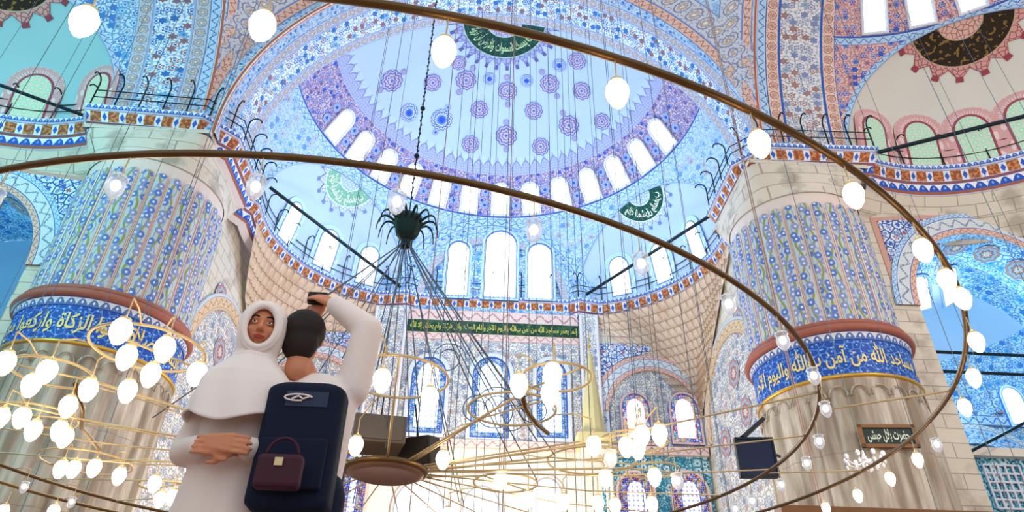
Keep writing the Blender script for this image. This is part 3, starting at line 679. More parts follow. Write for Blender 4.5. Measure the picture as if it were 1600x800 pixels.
# lower central wall: pilasters, inscription, painted field, stained windows
zt = 21.0
def X(px, py, y=YW - .1): return ony(px, py, y)
pl_, pr_ = -4.35, 5.75
wf = band('wall_qibla_painted_field', (pl_, YW - .02, 12.7), (pr_, YW - .02, 12.7), 6.1, 'tile_grey', TOC, .05); struct(wf)
struct(band('trim_3', (pl_, YW, 18.55), (pr_, YW, 18.55), .45, 'scroll_pink', TOC, .10))
ib = band('trim_4', (pl_, YW, 18.98), (pr_, YW, 18.98), .78, 'band_green', TOC, .14); struct(ib)
struct(band('trim_5', (pl_, YW, 19.76), (pr_, YW, 19.76), .75, 'scroll_pink', TOC, .10))
def on_band(s, t): return V((pl_ + .15 + (pr_ - pl_ - .3) * s, YW - .17, 19.03 + .68 * t))
M['gold_letter'] = plain('gold_letter', 'd0c860', .5)
lettering('calligraphy', 'إنما يعمر مساجد الله من آمن بالله واليوم الآخر وأقام الصلاة وآتى الزكاة ولم يخش إلا الله', on_band, 'gold_letter', ib)
for a_, b_ in ((-6.3, -4.35), (5.7, 6.85)):
    p = struct(band('trim_6', (a_, YW, 12.6), (b_, YW, 12.6), 7.9, 'tile_grey', TOC, .3))
    for e in (a_ + .1, b_ - .1): bx = MB(); bx.tube([(e, YW - .35, 12.6), (e, YW - .35, 20.4)], .09, 8); bx.build('edge_moulding', 'frame_stone', p)
for (xa, xb, yt, yb) in ((636, 689, 560, 676), (735, 793, 560, 684), (840, 886, 566, 684)):
    p, q = X(xa, yb), X(xb, yb); tp = X((xa + xb) / 2 + 1, yt)
    window((p + q) / 2, X1, Z1, (q - p).x, tp.z - (p.z + q.z) / 2, 'glass_blue', 'scroll_grey', .28, .16, .04, .15)
struct(band('trim_7', (-12.3, YW, 12.15), (12.4, YW, 12.15), .45, 'scroll_pink', TOC, .35))
struct(band('wall_qibla_dado', (-6.2, YW, 0), (6.6, YW, 0), 12.15, 'white_wall', TOC, .1))
for s0, s1 in ((6.6, 12.4), (-12.4, -6.2)): struct(band('wall_qibla_tiles', (s0, YW, 0), (s1, YW, 0), 12.15, 'tile_turquoise', TOC, .12))
for (xa, xb, yt, yb, gl) in ((970, 1026, 740, 830, 'glass_deep'), (1058, 1112, 740, 830, 'glass_deep'), (830, 880, 748, 830, 'glass_white'), (610, 690, 750, 840, 'glass_white'), (520, 560, 650, 850, 'glass_deep'), (720, 780, 760, 840, 'glass_white')):
    p, q = X(xa, yb), X(xb, yb); tp = X((xa + xb) / 2 - 1, yt)
    window((p + q) / 2, X1, Z1, (q - p).x, tp.z - (p.z + q.z) / 2, gl, 'scroll_pink', .14, .16, .14, .15)
# blind arches beside the mihrab bay (right seen whole, left partly)
for sx in (1, -1):
    cx = 9.75 if sx > 0 else -9.2
    field = struct(band('wall_qibla_arch_field', (cx - 3.0, YW, 12.6), (cx + 2.9, YW, 12.6), 7.8, 'limestone', TOC, .04))
    b = MB(); cz = 14.55
    b.grid(lambda i, j: (V((cx, YW - .08, cz)) + V((cos(pi * i) * 2.6 * j, 0, sin(pi * i) * 2.7 * j)), (cos(pi * i) * 2.6 * j + 3, sin(pi * i) * 2.7 * j + 3)), 30, 6)
    b.grid(lambda i, j: (V((cx - 2.6 + 5.2 * i, YW - .08, 12.6 + (cz - 12.6) * j)), (5.2 * i, 2 * j)), 4, 3); b.build('painted_lunette', 'tile_grey', field)
    arch_band('arch_moulding', (cx, YW - .05, cz), X1, Z1, [2.5, 2.75, 3.2, 3.45], ['scroll_red', 'scroll_grey', 'scroll_red'], .16, parent=field)
    for e in (cx - 2.97, cx + 2.97): band('jamb', (e - .45, YW, 12.6), (e + .45, YW, 12.6), cz - 12.6, 'scroll_grey', TOC, .16, field)
    panel('spandrel_tiles', [(cx - 2.85, YW, 16.2), (cx - 2.85, YW, 18.7), (cx + .1 if sx > 0 else cx - .6, YW, 18.7), (cx + .1 if sx > 0 else cx - .6, YW, 18.2), (cx - 1.4, YW, 17.85), (cx - 2.3, YW, 17.2)], 'arch_spandrel', .12, field, TOC) if sx > 0 else \
    panel('spandrel_tiles', [(cx + 2.85, YW, 16.2), (cx + 2.3, YW, 17.2), (cx + 1.4, YW, 17.85), (cx - .1, YW, 18.2), (cx - .1, YW, 18.7), (cx + 2.85, YW, 18.7)], 'arch_spandrel', .12, field, TOC)
    for px_, in ((997,), (1075,)):
        p = X(px_, 692, YW - .15)
        if sx > 0: window(p, X1, Z1, 1.5, 2.75, 'glass_colour', 'scroll_red', .14, .16, .04, .15)
        else: window(V((-p.x + .5, p.y, p.z)), X1, Z1, 1.5, 2.75, 'glass_colour', 'scroll_red', .14, .16, .04, .15)
    # corner pendentive of stepped stone niches (muqarnas)
    c, rad, n, mid, ex, rr = domes['front%d' % sx]
    bot = V((12.4 if sx > 0 else -12.3, YW - .05, 14.2)); b = MB()
    a_lo, a_hi = (R(-46), R(46))
    t_ = n.cross(Z1)
    tr = rad - .25
    def fn(i, j):
        a = a_lo + (a_hi - a_lo) * i; top = c + (n * cos(a) + t_ * sin(a)) * tr; top.z = 20.5
        lowpt = bot.copy(); k = 1 - j; q = top.lerp(lowpt, k); q.z = top.z + (lowpt.z - top.z) * (k ** 1.0); 
        bul = sin(pi * k) * .9; q += n * bul * .9
        q.x = min(q.x, 12.35) if sx > 0 else max(q.x, -12.25); q.y = min(q.y, YW - .06)
        U, W_ = i * 22, (1 - k) * 15
        fy = W_ % 1; fx = (U + (int(W_) % 2) * .5) % 1; dep = (1 - (2 * fx - 1) ** 2) * (fy ** 1.5)
        q += n * (-.32 * (fy) + .38 * dep) * (1 if .02 < i < .98 else 0) - V((0, 0, 0))
        return q, (U * .5, W_ * .42)
    b.grid(fn, 176, 120); struct(b.build('ceiling_muqarnas', 'muqarnas', smooth=True))
    # side wall between pier and qibla wall, with its arch
    xs = 12.5 * sx; ns = V((-sx, 0, 0)); b = MB()
    b.grid(lambda i, j: (V((xs, 26 + 10.1 * i, 21 * j)), (10 * i, 21 * j)), 8, 8); sw = struct(b.build('wall_%s' % ('right' if sx > 0 else 'left'), 'limestone'))
    rdir = V((0, -1, 0)) if sx < 0 else V((0, 1, 0))
    rdir = Z1.cross(ns) if True else rdir
    arch_band('arch_moulding', V((xs, 31.1, 12.6)), rdir, Z1, [4.0, 4.12, 4.62, 4.78], ['scroll_tan', 'scroll_tan', 'scroll_grey'], .12, parent=sw)
    b = MB(); b.grid(lambda i, j: (V((xs - sx * .05, 31.1 + 4.0 * j * cos(pi * i), 12.6 + 4.0 * j * sin(pi * i))), (3.5 * j * cos(pi * i) + 4, 3.5 * j * sin(pi * i) + 4)), 24, 5)
    b.grid(lambda i, j: (V((xs - sx * .05, 27.1 + 8 * i, 6 + 6.6 * j)), (7 * i, 6.5 * j)), 5, 5); b.build('tile_field', 'tile_grey', sw)
    for zz, yy in ((16.6, 29.0), (14.6, 30.6), (12.4, 30.0), (12.0, 33.2)):
        b = MB(); b.grid(lambda i, j: (V((xs - sx * .09, yy + cos(2 * pi * i) * .75 * j, zz + sin(2 * pi * i) * .75 * j)), (cos(2 * pi * i) * j, sin(2 * pi * i) * j)), 24, 3); b.build('painted_roundel', 'roundel_red', sw)

# exedra windows (bright openings with a lace surround)
def ex_window(px, py, wd, key, gl, lc, z0=21.75, hh=2.4, fw=.3):
    c, rad, n, mid, ex, rr = domes[key]; d = onsph(px, py, c, rad) - c; d.z = 0; d.normalize()
    def pt(z): k = sqrt(max(.01, (rad - .04) ** 2 - (z - c.z) ** 2)); return V((c.x + d.x * k, c.y + d.y * k, z))
    p, q = pt(z0), pt(z0 + hh); tn = Z1.cross(d); tn = -tn if tn.cross(q - p).dot(d) > 0 else tn
    window(p, tn, q - p, wd, (q - p).length, gl, lc, fw, .05, .06, .12)
for a in ((500, 420, 1.25), (573, 420, 1.15), (440, 375, 1.1)): ex_window(*a, 'front-1', 'glass_white', 'scroll_blue')
for a in ((968, 420, 1.2), (1036, 415, 1.1), (1092, 385, 1.0)): ex_window(*a, 'front1', 'glass_white', 'scroll_blue')
strip('scroll_rose', .5, 'dcaaaa', 'scroll', 'b05868', 'f0d8d4', '', line='a05060')
for a in ((1437, 225, 1.3), (1520, 215, 1.3), (1605, 190, 1.3), (1362, 205, 1.1)): ex_window(*a, 'right1', 'glass_bullseye', 'scroll_rose', 21.6, 2.3, .5)
for a in ((50, 160, 1.4), (155, 150, 1.1)): ex_window(*a, 'left1', 'glass_bullseye', 'scroll_rose', 21.6, 2.2, .5)

# ------------------------------------------------------------------ gallery cornice, one long moulding
def arc(c, r, a0, a1, n): return [(c[0] + r * cos(R(a0 + (a1 - a0) * i / n)), c[1] + r * sin(R(a0 + (a1 - a0) * i / n))) for i in range(n + 1)]
cR = domes['front1'][0]; cL = domes['front-1'][0]; sR = domes['right1'][0]; sL = domes['left1'][0]
rc = 7.35
pathR = [(.5, 35.95), (5.2, 35.95), (5.7, 35.6)] + arc((cR.x, cR.y), rc, 74, -9, 22) + [(11.75, 27.0), (11.0, 26.7), (11.0, 23.0), (12.1, 21.75), (16.9, 21.6)]
pathR += arc((sR.x, sR.y), 7.12, 108, 5, 24)
pathL = [(.5, 35.95), (-3.9, 35.95), (-4.5, 35.6)] + arc((cL.x, cL.y), rc, 106, 189, 22) + [(-11.75, 27.0), (-11.1, 26.7), (-11.1, 23.0), (-12.3, 21.8), (-17.0, 21.6)]
pathL += arc((sL.x, sL.y), 7.12, 72, 175, 24)
def sweep(name, path, prof, mats, side, struct_=True, smooth=False):
    """prof: list of (outward, z, v) ; mats one per profile piece"""
    P = [V((x, y, 0)) for x, y in path]; N = len(P); nr = []; L = [0]
    for i in range(1, N): L.append(L[-1] + (P[i] - P[i - 1]).length)
    for i in range(N):
        a = (P[i] - P[i - 1]).normalized() if i else None; b_ = (P[i + 1] - P[i]).normalized() if i < N - 1 else None
        na = V((-a.y, a.x, 0)) if a else None; nb = V((-b_.y, b_.x, 0)) if b_ else None
        if na and nb: q = (na + nb).normalized(); q = q / max(.5, q.dot(na))
        else: q = na or nb
        nr.append(q * side)
    b = MB()
    for k in range(len(prof) - 1):
        (o0, z0), (o1, z1) = prof[k], prof[k + 1]; w_ = math.dist(prof[k], prof[k + 1])
        for i in range(N - 1):
            I = [b.vert(P[i] + nr[i] * o0 + V((0, 0, z0))), b.vert(P[i + 1] + nr[i + 1] * o0 + V((0, 0, z0))), b.vert(P[i + 1] + nr[i + 1] * o1 + V((0, 0, z1))), b.vert(P[i] + nr[i] * o1 + V((0, 0, z1)))]
            kw = W[mats[k]] / w_ if mats[k] in W else 1; b.face(I, [(L[i] * kw, 0), (L[i + 1] * kw, 0), (L[i + 1] * kw, w_ * kw), (L[i] * kw, w_ * kw)], k)
    o = b.build(name, mats)
    return struct(o) if struct_ else o
def prof_(base):
    return [(-.75, base - .12), (-.38, base), (-.30, base + .1), (-.24, base + .5), (-.16, base + .55), (.02, base + 1.07), (.1, base + 1.1), (.12, base + 1.32), (.04, base + 1.34), (-.9, base + 1.36)]
PM = ['frame_stone', 'wine_moulding', 'cornice_merlon', 'wine_moulding', 'cornice_console', 'frame_stone', 'cornice_top', 'frame_stone', 'cream']
sweep('trim_8', pathR, prof_(20.15), PM, -1); sweep('trim_9', pathL, prof_(20.15), PM, 1)
# stone wall below the aisle parts of the gallery, both sides
for path, sd_, nm in ((pathR, -1, 'right'), (pathL, 1, 'left')):
    i0 = len(path) - 26
    sweep('wall_aisle_' + nm, path[i0:], [(-1.6, 18.2), (-.95, 19.2), (-.45, 20.1)], ['limestone', 'limestone'], sd_)

# ------------------------------------------------------------------ piers
def pier(cx, cy, nm, ztxt, txt2):
    r = 2.78; P0 = V((cx, cy, 0)); b = MB()
    NF = 26
    prof = [(r, 0), (r, 1.0)] + [(r, z) for z in (3, 5, 7, 9)] + [(r, 9.6), (r, 9.9), (r + .03, 10.1), (r + .12, 10.25), (r + .12, 10.38)]
    def flute(a, z):
        q = abs(sin(a * NF / 2)); k = 1 if z < 9.7 else max(0, 1 - (z - 9.7) / .5); return .13 * (q ** .6) * k
    b.lathe(prof, P0, NF * 8, 0, rf=flute)
    o = struct(b.build('pillar_' + nm, 'pier_marble', smooth=True))
    # little scalloped arches at the head of the gadroons
    b = MB()
    for k in range(NF):
        a0 = (k + .5) * 2 * pi / NF; pts = []
        for i in range(9):
            t = pi * i / 8; aa = a0 + cos(t) * pi / NF * .86; pts.append(P0 + V((cos(aa) * (r + .14), sin(aa) * (r + .14), 9.72 + sin(t) * .36)))
        b.tube(pts, .035, 5)
    b.build('scallop_moulding', 'pier_marble', o, smooth=True)
    def tor(z, rr_, r2, mat, nm_): b = MB(); b.tube([P0 + V((cos(t * 2 * pi / 96) * rr_, sin(t * 2 * pi / 96) * rr_, z)) for t in range(96)], r2, 8, closed=True); b.build(nm_, mat, o, smooth=True)
    tor(10.45, r + .12, .08, 'gold', 'gilt_moulding')
    b = MB(); b.lathe([(r + .12, 10.5), (r + .12, 11.82)], P0, 96, ur=r); b.build('inscription_band', 'band_blue', o, smooth=True)
    b = MB(); b.lathe([(r + .14, 11.82), (r + .2, 12.12)], P0, 96, ur=r); b.build('crenel_border', 'pier_merlon', o, smooth=True)
    tor(12.28, r + .22, .16, 'wine_moulding', 'cornice_moulding'); tor(12.52, r + .14, .12, 'wine_moulding', 'cornice_moulding')
    NR = 32; b = MB(); z0 = 12.62
    def fr_(i, j):
        a = 2 * pi * i; z = z0 + (19.3 - z0) * j; q = ((i * NR) % 1 - .5) * 2; up = max(0, (z - z0 - RIBTOP) / .27); cap_ = max(0, 1 - q * q - up * up) ** .5
        rr_ = r - .06 + .13 * cap_; return P0 + V((cos(a) * rr_, sin(a) * rr_, z)), (i * NR, z - z0)
    b.grid(fr_, NR * 8, 28); b.build('painted_ribs', 'pier_ribs', o, smooth=True)
    # block that carries the round shaft over to the square head
    b = MB(); h = 2.62
    def fs(i, j):
        a = 2 * pi * i; ca, sa = cos(a), sin(a); e = j ** .8; z = 18.75 + 1.6 * j
        p_ = 2 + 10 * e; k = (abs(ca) ** p_ + abs(sa) ** p_) ** (-1 / p_); rr_ = (r - .02) * (1 - e) + h * k * e; return P0 + V((ca * rr_, sa * rr_, z)), (a * 3, 2.0 * j)
    b.grid(fs, 96, 10); b.build('pillar_head', 'limestone_plain', o, smooth=True)
    b = MB(); b.grid(lambda i, j: (P0 + V(((-1, 1, 1, -1, -1)[round(i * 4)] * h, (-1, -1, 1, 1, -1)[round(i * 4)] * h, 20.35 + .2 * j)), (i * 24, j)), 4, 1); b.build('pillar_head', 'limestone_plain', o)
    def cyl(s, t): a = ztxt[0] + (ztxt[1] - ztxt[0]) * s; return P0 + V((cos(a) * (r + .145), sin(a) * (r + .145), 10.62 + 1.1 * t))
    lettering('calligraphy', txt2, cyl, 'gilt_letter', o)
    return o, P0, r
pier(13.75, 24.35, 'right', (R(172), R(345)), 'إنما يعمر مساجد الله من آمن بالله واليوم الآخر')
pier(-14.35, 24.35, 'left', (R(190), R(372)), 'وأقيموا الصلاة وآتوا الزكاة واركعوا مع الراكعين')

for sx_, nm_ in ((1, 'right'), (-1, 'left')):
    b = MB(); b.grid(lambda i, j: (V((sx_ * (12.6 + 22 * i), 24.9, 19.3 + 1.9 * j)), (22 * i, 3 * j)), 6, 2); b.grid(lambda i, j: (V((sx_ * (12.6 + 22 * i), 24.9 - 2.0 * j, 21.2)), (22 * i, 4 * j)), 6, 2); struct(b.build('wall_upper_' + nm_, 'limestone_plain'))
# ------------------------------------------------------------------ aisle arches left and right of the piers
for sx in (1, -1):
    YA = 23.4; x0 = 16.6 * sx; cx = 21.3 * sx; cz = 14.5; n = V((0, -1, 0)); nm = 'right' if sx > 0 else 'left'
    b = MB()   # wall with a real arched opening
    def hole(i, j):
        a = pi * i; inn = V((cx + cos(a) * 3.6, YA, cz + sin(a) * 3.9)); d = V((cos(a), 0, sin(a))); t = min((4.75 / abs(d.x)) if abs(d.x) > 1e-3 else 99, (6.6 / d.z) if d.z > 1e-3 else 99)
        out = V((cx, YA, cz)) + d * t; p = inn.lerp(out, j); return p, (p.x, p.z)
    b.grid(hole, 48, 4)
    for e in (-1, 1): b.grid(lambda i, j: (V((cx + e * (3.6 + 1.15 * i), YA, cz * j)), (e * i * 1.15, cz * j)), 1, 4)
    b.grid(lambda i, j: (V((cx + cos(pi * i) * 3.6, YA + 2.2 * j, cz + sin(pi * i) * 3.9)), (i * 11, 2.2 * j)), 40, 2, 1)
    for e in (-1, 1): b.grid(lambda i, j: (V((cx + e * 3.6, YA + 2.2 * i, cz * j)), (2.2 * i, cz * j)), 1, 4, 1)
    wl = struct(b.build('wall_aisle_arch_' + nm, ['limestone', 'tile_blue']))
    arch_band('arch_moulding', (cx, YA, cz), X1, Z1, [3.6, 3.85, 4.4, 4.6], ['scroll_red', 'scroll_grey', 'scroll_blue'], .12, parent=wl, ey=1.06)
    q = [(17.1, 16.0), (17.1, 18.75), (20.4, 19.1), (19.0, 18.2), (17.9, 17.3)]
    if sx > 0: q = q[:1] + q[:0:-1]
    qa = [V((sx * x, YA, z)) for x, z in (q if sx > 0 else q[::-1])]; cen = sum(qa, V()) / len(qa)
    panel('spandrel_border', [cen + (p - cen) * 1.22 for p in qa], 'border_pink', .05, wl, n); panel('spandrel_tiles', qa, 'arch_spandrel', .1, wl, n)
    for k in range(7):
        a = R(25 + k * 22); nn_ = V((-cos(a), 0, -sin(a))); b = MB(); c5 = V((cx + cos(a) * 3.57, YA + 1.1, cz + sin(a) * 3.87)); tt = V((-sin(a), 0, cos(a)))
        b.grid(lambda i, j: (c5 + nn_ * .03 + tt * (cos(2 * pi * i) * .5 * j) + V((0, sin(2 * pi * i) * .6 * j, 0)), (cos(2 * pi * i) * j, sin(2 * pi * i) * j)), 20, 2); b.build('soffit_roundel', 'roundel_red', wl)
    # vaulted bay behind the arch
    b = MB(); c2 = V((cx + sx * 1.0, 29.5, 14.2)); rv = 6.2
    b.grid(lambda i, j: (c2 + V((cos(pi * i) * cos(pi / 2 * j) * rv, sin(pi * i) * cos(pi / 2 * j) * rv, sin(pi / 2 * j) * rv * .9)), (pi * i * rv, pi / 2 * j * rv)), 40, 16, lambda i, j: 1 if j > 5 else 0)
    b.grid(lambda i, j: (c2 + V(((-rv + 2 * rv * i), -4 * j, rv * .9 * sqrt(max(0, 1 - (2 * i - 1) ** 2)))), (2 * rv * i, 4 * j)), 32, 3)
    vt = struct(b.build('ceiling_aisle_vault_' + nm, ['tile_blue', 'plaster_blue'], smooth=True))
    b = MB(); b.grid(lambda i, j: (V((cx - sx * 6 + sx * 16 * i, 33.5, 14.3 * j)), (16 * i, 14.3 * j)), 6, 6); bw_ = struct(b.build('wall_aisle_back_' + nm, 'tile_blue'))
    arch_band('arch_moulding', (cx + sx * 4.2, 33.4, 9.3), X1, Z1, [3.2, 3.45, 4.0, 4.25], ['scroll_blue', 'oval_band_blue' if 0 else 'blue_flower_band', 'scroll_grey'], .15, parent=bw_)
    struct(band('trim_10', (cx - 5, 33.4, 13.5), (cx + 9, 33.4, 13.5), .5, 'scroll_blue', n, .15))
    for dx, dz in ((3.2, 8.6), (4.6, 11.0), (5.6, 7.0), (-1.2, 9.4)):
        b = MB(); c3 = V((cx + sx * dx, 33.25, dz)); b.grid(lambda i, j: (c3 + V((cos(2 * pi * i) * .8 * j, 0, sin(2 * pi * i) * .8 * j)), (cos(2 * pi * i) * j, sin(2 * pi * i) * j)), 24, 3); b.build('painted_roundel', 'roundel_red', bw_)
for (x, yb, yt, w_) in ((1440, 482, 430, 1.0), (1488, 470, 418, 1.0)):
    c2 = V((22.3, 29.5, 14.2)); p = onsph(x, yb, c2, 5.45); q = onsph(x - 9, yt, c2, 5.45); d = p - c2; d.z = 0; d.normalize(); tn = Z1.cross(d); tn = -tn if tn.cross(q - p).dot(d) > 0 else tn
    window(p, tn, q - p, w_, (q - p).length, 'glass_white', 'scroll_blue', .12, .1, .12)
    p = ony(x, yb, 32.2); q = ony(x - 8, yt, 32.2); window(p, X1, Z1, w_, (q.z - p.z), 'glass_white', 'scroll_blue', .12, .14, .1)
p = ony(18, 388, 32.2); window(p, X1, Z1, 1.1, 1.3, 'glass_white', 'scroll_blue', .1, .12, .1)
p = ony(1597, 665, 30); window(p, X1, Z1, 1.0, 1.9, 'glass_white', 'scroll_blue', .1, .12, .1)
p = ony(262, 668, 32.5); window(p, X1, Z1, 1.0, 3.0, 'glass_blue', 'tile_turquoise', .1, .12, .1)
# low gallery of the right aisle
b = MB(); p = ony(1500, 702, 24.6); b.box((p.x + 6, 26, p.z), (12, 2.6, .32)); lg = struct(b.build('trim_11', 'cream'))
b = MB(); b.grid(lambda i, j: (V((p.x + 12 * i, 25.0, (p.z - .16) * (1 - j))), (12 * i, 7 * j)), 4, 4); b.build('lattice_wall', 'tile_turquoise', lg)
for k in range(3):
    c4 = V((p.x + 1.6 + k * 2.2, 24.9, p.z - 1.25)); b = MB()
    for i in range(6): b.tube([c4 + V((-.7 + i * .28, 0, -.8)), c4 + V((-.7 + i * .28, 0, .8))], .04, 6); b.tube([c4 + V((-.7, 0, -.8 + i * .32)), c4 + V((.7, 0, -.8 + i * .32))], .04, 6)
    b.build('lattice', 'frame_stone', lg)

# ------------------------------------------------------------------ railings on the gallery
def railing(name, pts, label, zb=21.45, hook=1.0, gap=1.35):
    root = empty(name, (pts[0][0], pts[0][1], zb)); tag(root, label, 'railing', 'iron railings along the gallery'); O = V(root.location)
    P = [V((x, y, zb)) - O for x, y in pts]; L = [0]
    for a, b_ in zip(P, P[1:]): L.append(L[-1] + (b_ - a).length)
    def at(s):
        for i in range(len(P) - 1):
            if s <= L[i + 1] or i == len(P) - 2: t = (s - L[i]) / max(1e-6, L[i + 1] - L[i]); return P[i].lerp(P[i + 1], t), (P[i + 1] - P[i]).normalized()
    for h in (.55, .95):
        b = MB(); b.tube([p + V((0, 0, h)) for p in P], .026, 5); b.build('rail', 'iron', root)
    n = max(1, int(L[-1] / gap))
    for k in range(n + 1):
        p, t = at(L[-1] * k / n); nn = t.cross(Z1) * hook; b = MB()
        pts_ = [p, p + V((0, 0, 1.35))] + [p + V((0, 0, 1.35)) + nn * (.28 - .28 * cos(a)) + V((0, 0, .28 * sin(a))) for a in (R(30), R(60), R(90), R(120), R(150), R(175))]
        b.tube(pts_, .032, 6); b.build('post', 'iron', root)
    return root
def sub(path, f): return [p for p in path if f(*p)]
pr = sub(pathR, lambda x, y: y > 27.2); railing('gallery_railing', sub(pathR, lambda x, y: y > 34.5 and x < 6)[::-1], 'straight iron railing above the green inscription band, east half', hook=-1)
railing('gallery_railing', sub(pathR, lambda x, y: y > 27.2 and x > 5.5), 'curved iron railing along the gallery of the right corner half-dome', hook=1)
railing('gallery_railing', sub(pathL, lambda x, y: y > 34.5 and x > -5), 'straight iron railing above the green inscription band, west half', hook=-1)
railing('gallery_railing', sub(pathL, lambda x, y: y > 27.2 and x < -4.4), 'curved iron railing along the gallery of the left corner half-dome', hook=-1)
railing('gallery_railing', [(11.0, 26.5), (11.0, 23.0), (12.1, 21.75), (16.9, 21.6)], 'iron railing with hooked posts on top of the right pier', hook=1, gap=.95)
railing('gallery_railing', [(-11.1, 26.5), (-11.1, 23.0), (-12.3, 21.8), (-17.0, 21.6)], 'iron railing with hooked posts on top of the left pier', hook=-1, gap=.95)
railing('gallery_railing', sub(pathR, lambda x, y: y < 23 and x > 17), 'iron railing below the half-dome with the brown and gold medallion', hook=1, gap=1.6)
railing('gallery_railing', sub(pathL, lambda x, y: y < 23 and x < -17.2), 'iron railing below the turquoise lit half-dome', hook=-1, gap=1.6)
def bar(name, p, q, r, label, cat='tie bar', mat='iron', group=None):
    b = MB(); b.tube([p, q], r, 8); o = b.build(name, mat); return tag(o, label, cat, group)
bar('tie_bar', (-11.0, 27.6, 22.35), (-5.0, 35.7, 21.75), .09, 'black iron tie bar crossing the mouth of the left corner half-dome')
bar('tie_bar', (11.6, 27.8, 22.2), (6.2, 35.6, 21.75), .09, 'black iron tie bar crossing the mouth of the right corner half-dome')
p, q = ony(1372, 238, 21.4), ony(1640, 172, 19.0); bar('tie_bar', p, q, .09, 'black tie bar in front of the half-dome with the gold medallion')
p, q = ony(-30, 122, 19.5), ony(130, 180, 21.4); bar('tie_bar', p, q, .07, 'black tie bar in front of the turquoise lit half-dome')
for yy, lb in ((549, 'upper of the two level black bars right of the right pier'), (579, 'lower of the two level black bars right of the right pier')):
    p = ony(1445, yy, 24.2); bar('tie_bar', p, V((p.x + 9, 24.2, p.z)), .07, lb)
p, q = ony(1515, 706, 24.0), ony(1640, 640, 24.0); bar('tie_bar', p, q, .06, 'slanting black bar at the lower right beside the right pier')
p, q = ony(1160, 684, 20.6), ony(1192, 655, 22.6); bar('tie_bar', p, q, .08, 'short black strut above the dark screen by the right pier')

# ------------------------------------------------------------------ thin cables from the main dome
xs_ = [(560, 300), (590, 150), (604, 200), (622, 200), (722, 150), (735, 200), (742, 200), (757, 150), (766, 250), (775, 250), (795, 200), (800, 300), (828, 200), (838, 200), (858, 200), (872, 250), (881, 200), (893, 250), (905, 300), (921, 150), (934, 250), (958, 200), (964, 300), (975, 250), (988, 200), (1004, 400), (1032, 250), (1062, 300), (1076, 380),
       (20, 60), (60, 100), (95, 120), (130, 90), (170, 140), (205, 190), (240, 90), (290, 330), (330, 60), (370, 90), (1250, 120), (1330, 130), (1370, 170), (1450, 120), (1470, 130), (1540, 130), (1560, 100)]
tb = MB(); tb.tube([(0, 0, 0), (0, 0, 42)], .009, 5); cb0 = None
for k, (x, y) in enumerate(xs_):
    yy = [15.0, 17.5, 13.0, 19.0][k % 4]; p = ony(x, y, yy)
    if cb0 is None: cb0 = tb.build('hanging_cable', 'cable'); o = cb0
    else: o = cb0.copy(); col.objects.link(o)
    o.location = (p.x, yy, 2.9 + (k % 3) * .4); tag(o, 'thin dark cable hanging straight down from the great dome above', 'cable', 'thin cables hanging from the great dome')
# warm brown thicker cable by the dome centre
for k, (x, y) in enumerate([(706, 120), (800, 200), (1123, 90), (1180, 330)]):
    p = ony(x, y, 16); bar('lamp_cable', (p.x, 16, 3.0), (p.x, 16, 44), .016, ['reddish cable in front of the roundels left of the dome centre', 'reddish cable in front of the middle column of dome roundels', 'reddish cable in front of the great arch, right of the dome', 'reddish cable in front of the right pier'][k], 'cable', 'brown_cable')

# ------------------------------------------------------------------ the ring chandelier
HZ = 2.65; c1, r1 = V((-1.065, 7.365, HZ)), 5.549; c2, r2 = V((-1.243, 7.51, HZ)), 4.672
HUB = onz(602, 742, 2.30)
ch = empty('ring_chandelier', HUB); tag(ch, 'huge ring chandelier of two bronze hoops with spokes, hanging low over the floor', 'chandelier')
def cpart(b, name, mat, parent=None, smooth=True):
    o = b.build(name, mat, parent or ch, smooth=smooth)
    if not parent: o.matrix_parent_inverse = Matrix.Translation(-HUB)
    return o
def ringpts(c, r, n=160, dz=0): return [c + V((cos(2 * pi * k / n) * r, sin(2 * pi * k / n) * r, dz)) for k in range(n)]
b = MB(); b.tube(ringpts(c1, r1), .021, 8, closed=True); cpart(b, 'outer_ring', 'bronze')
b = MB(); b.tube(ringpts(c2, r2), .021, 8, closed=True); cpart(b, 'inner_ring', 'bronze')
b = MB(); b.lathe([(.0, .0), (.28, .0), (.34, -.02), (.40, .0), (.42, .05), (.42, .07), (.12, .08), (.05, .14), (.0, .14)], HUB, 48); cpart(b, 'hub_plate', 'cable_plate')
b = MB(); b.tube(ringpts(HUB + V((0, 0, .04)), .42, 60), .028, 8, closed=True); cpart(b, 'hub_rim', 'bronze')
# spokes
for k in range(17):
    a = R(-24 + k * 14); e = c2 + V((cos(a) * r2, sin(a) * r2, 0)); s_ = HUB + V((cos(a) * .45, sin(a) * .45, .06)); mid = (s_ + e) / 2 + V((0, 0, -.06))
    b = MB(); b.tube([s_, s_.lerp(mid, .6) , mid, e], .0085, 6); cpart(b, 'spoke', 'brass')
for k in range(10):
    a = R(k * 24 - 20); e = c1 + V((cos(a) * r1, sin(a) * r1, 0)); s_ = c2 + V((cos(a + .03) * r2, sin(a + .03) * r2, 0)); b = MB(); b.tube([s_, e], .009, 6); cpart(b, 'ring_brace', 'brass')
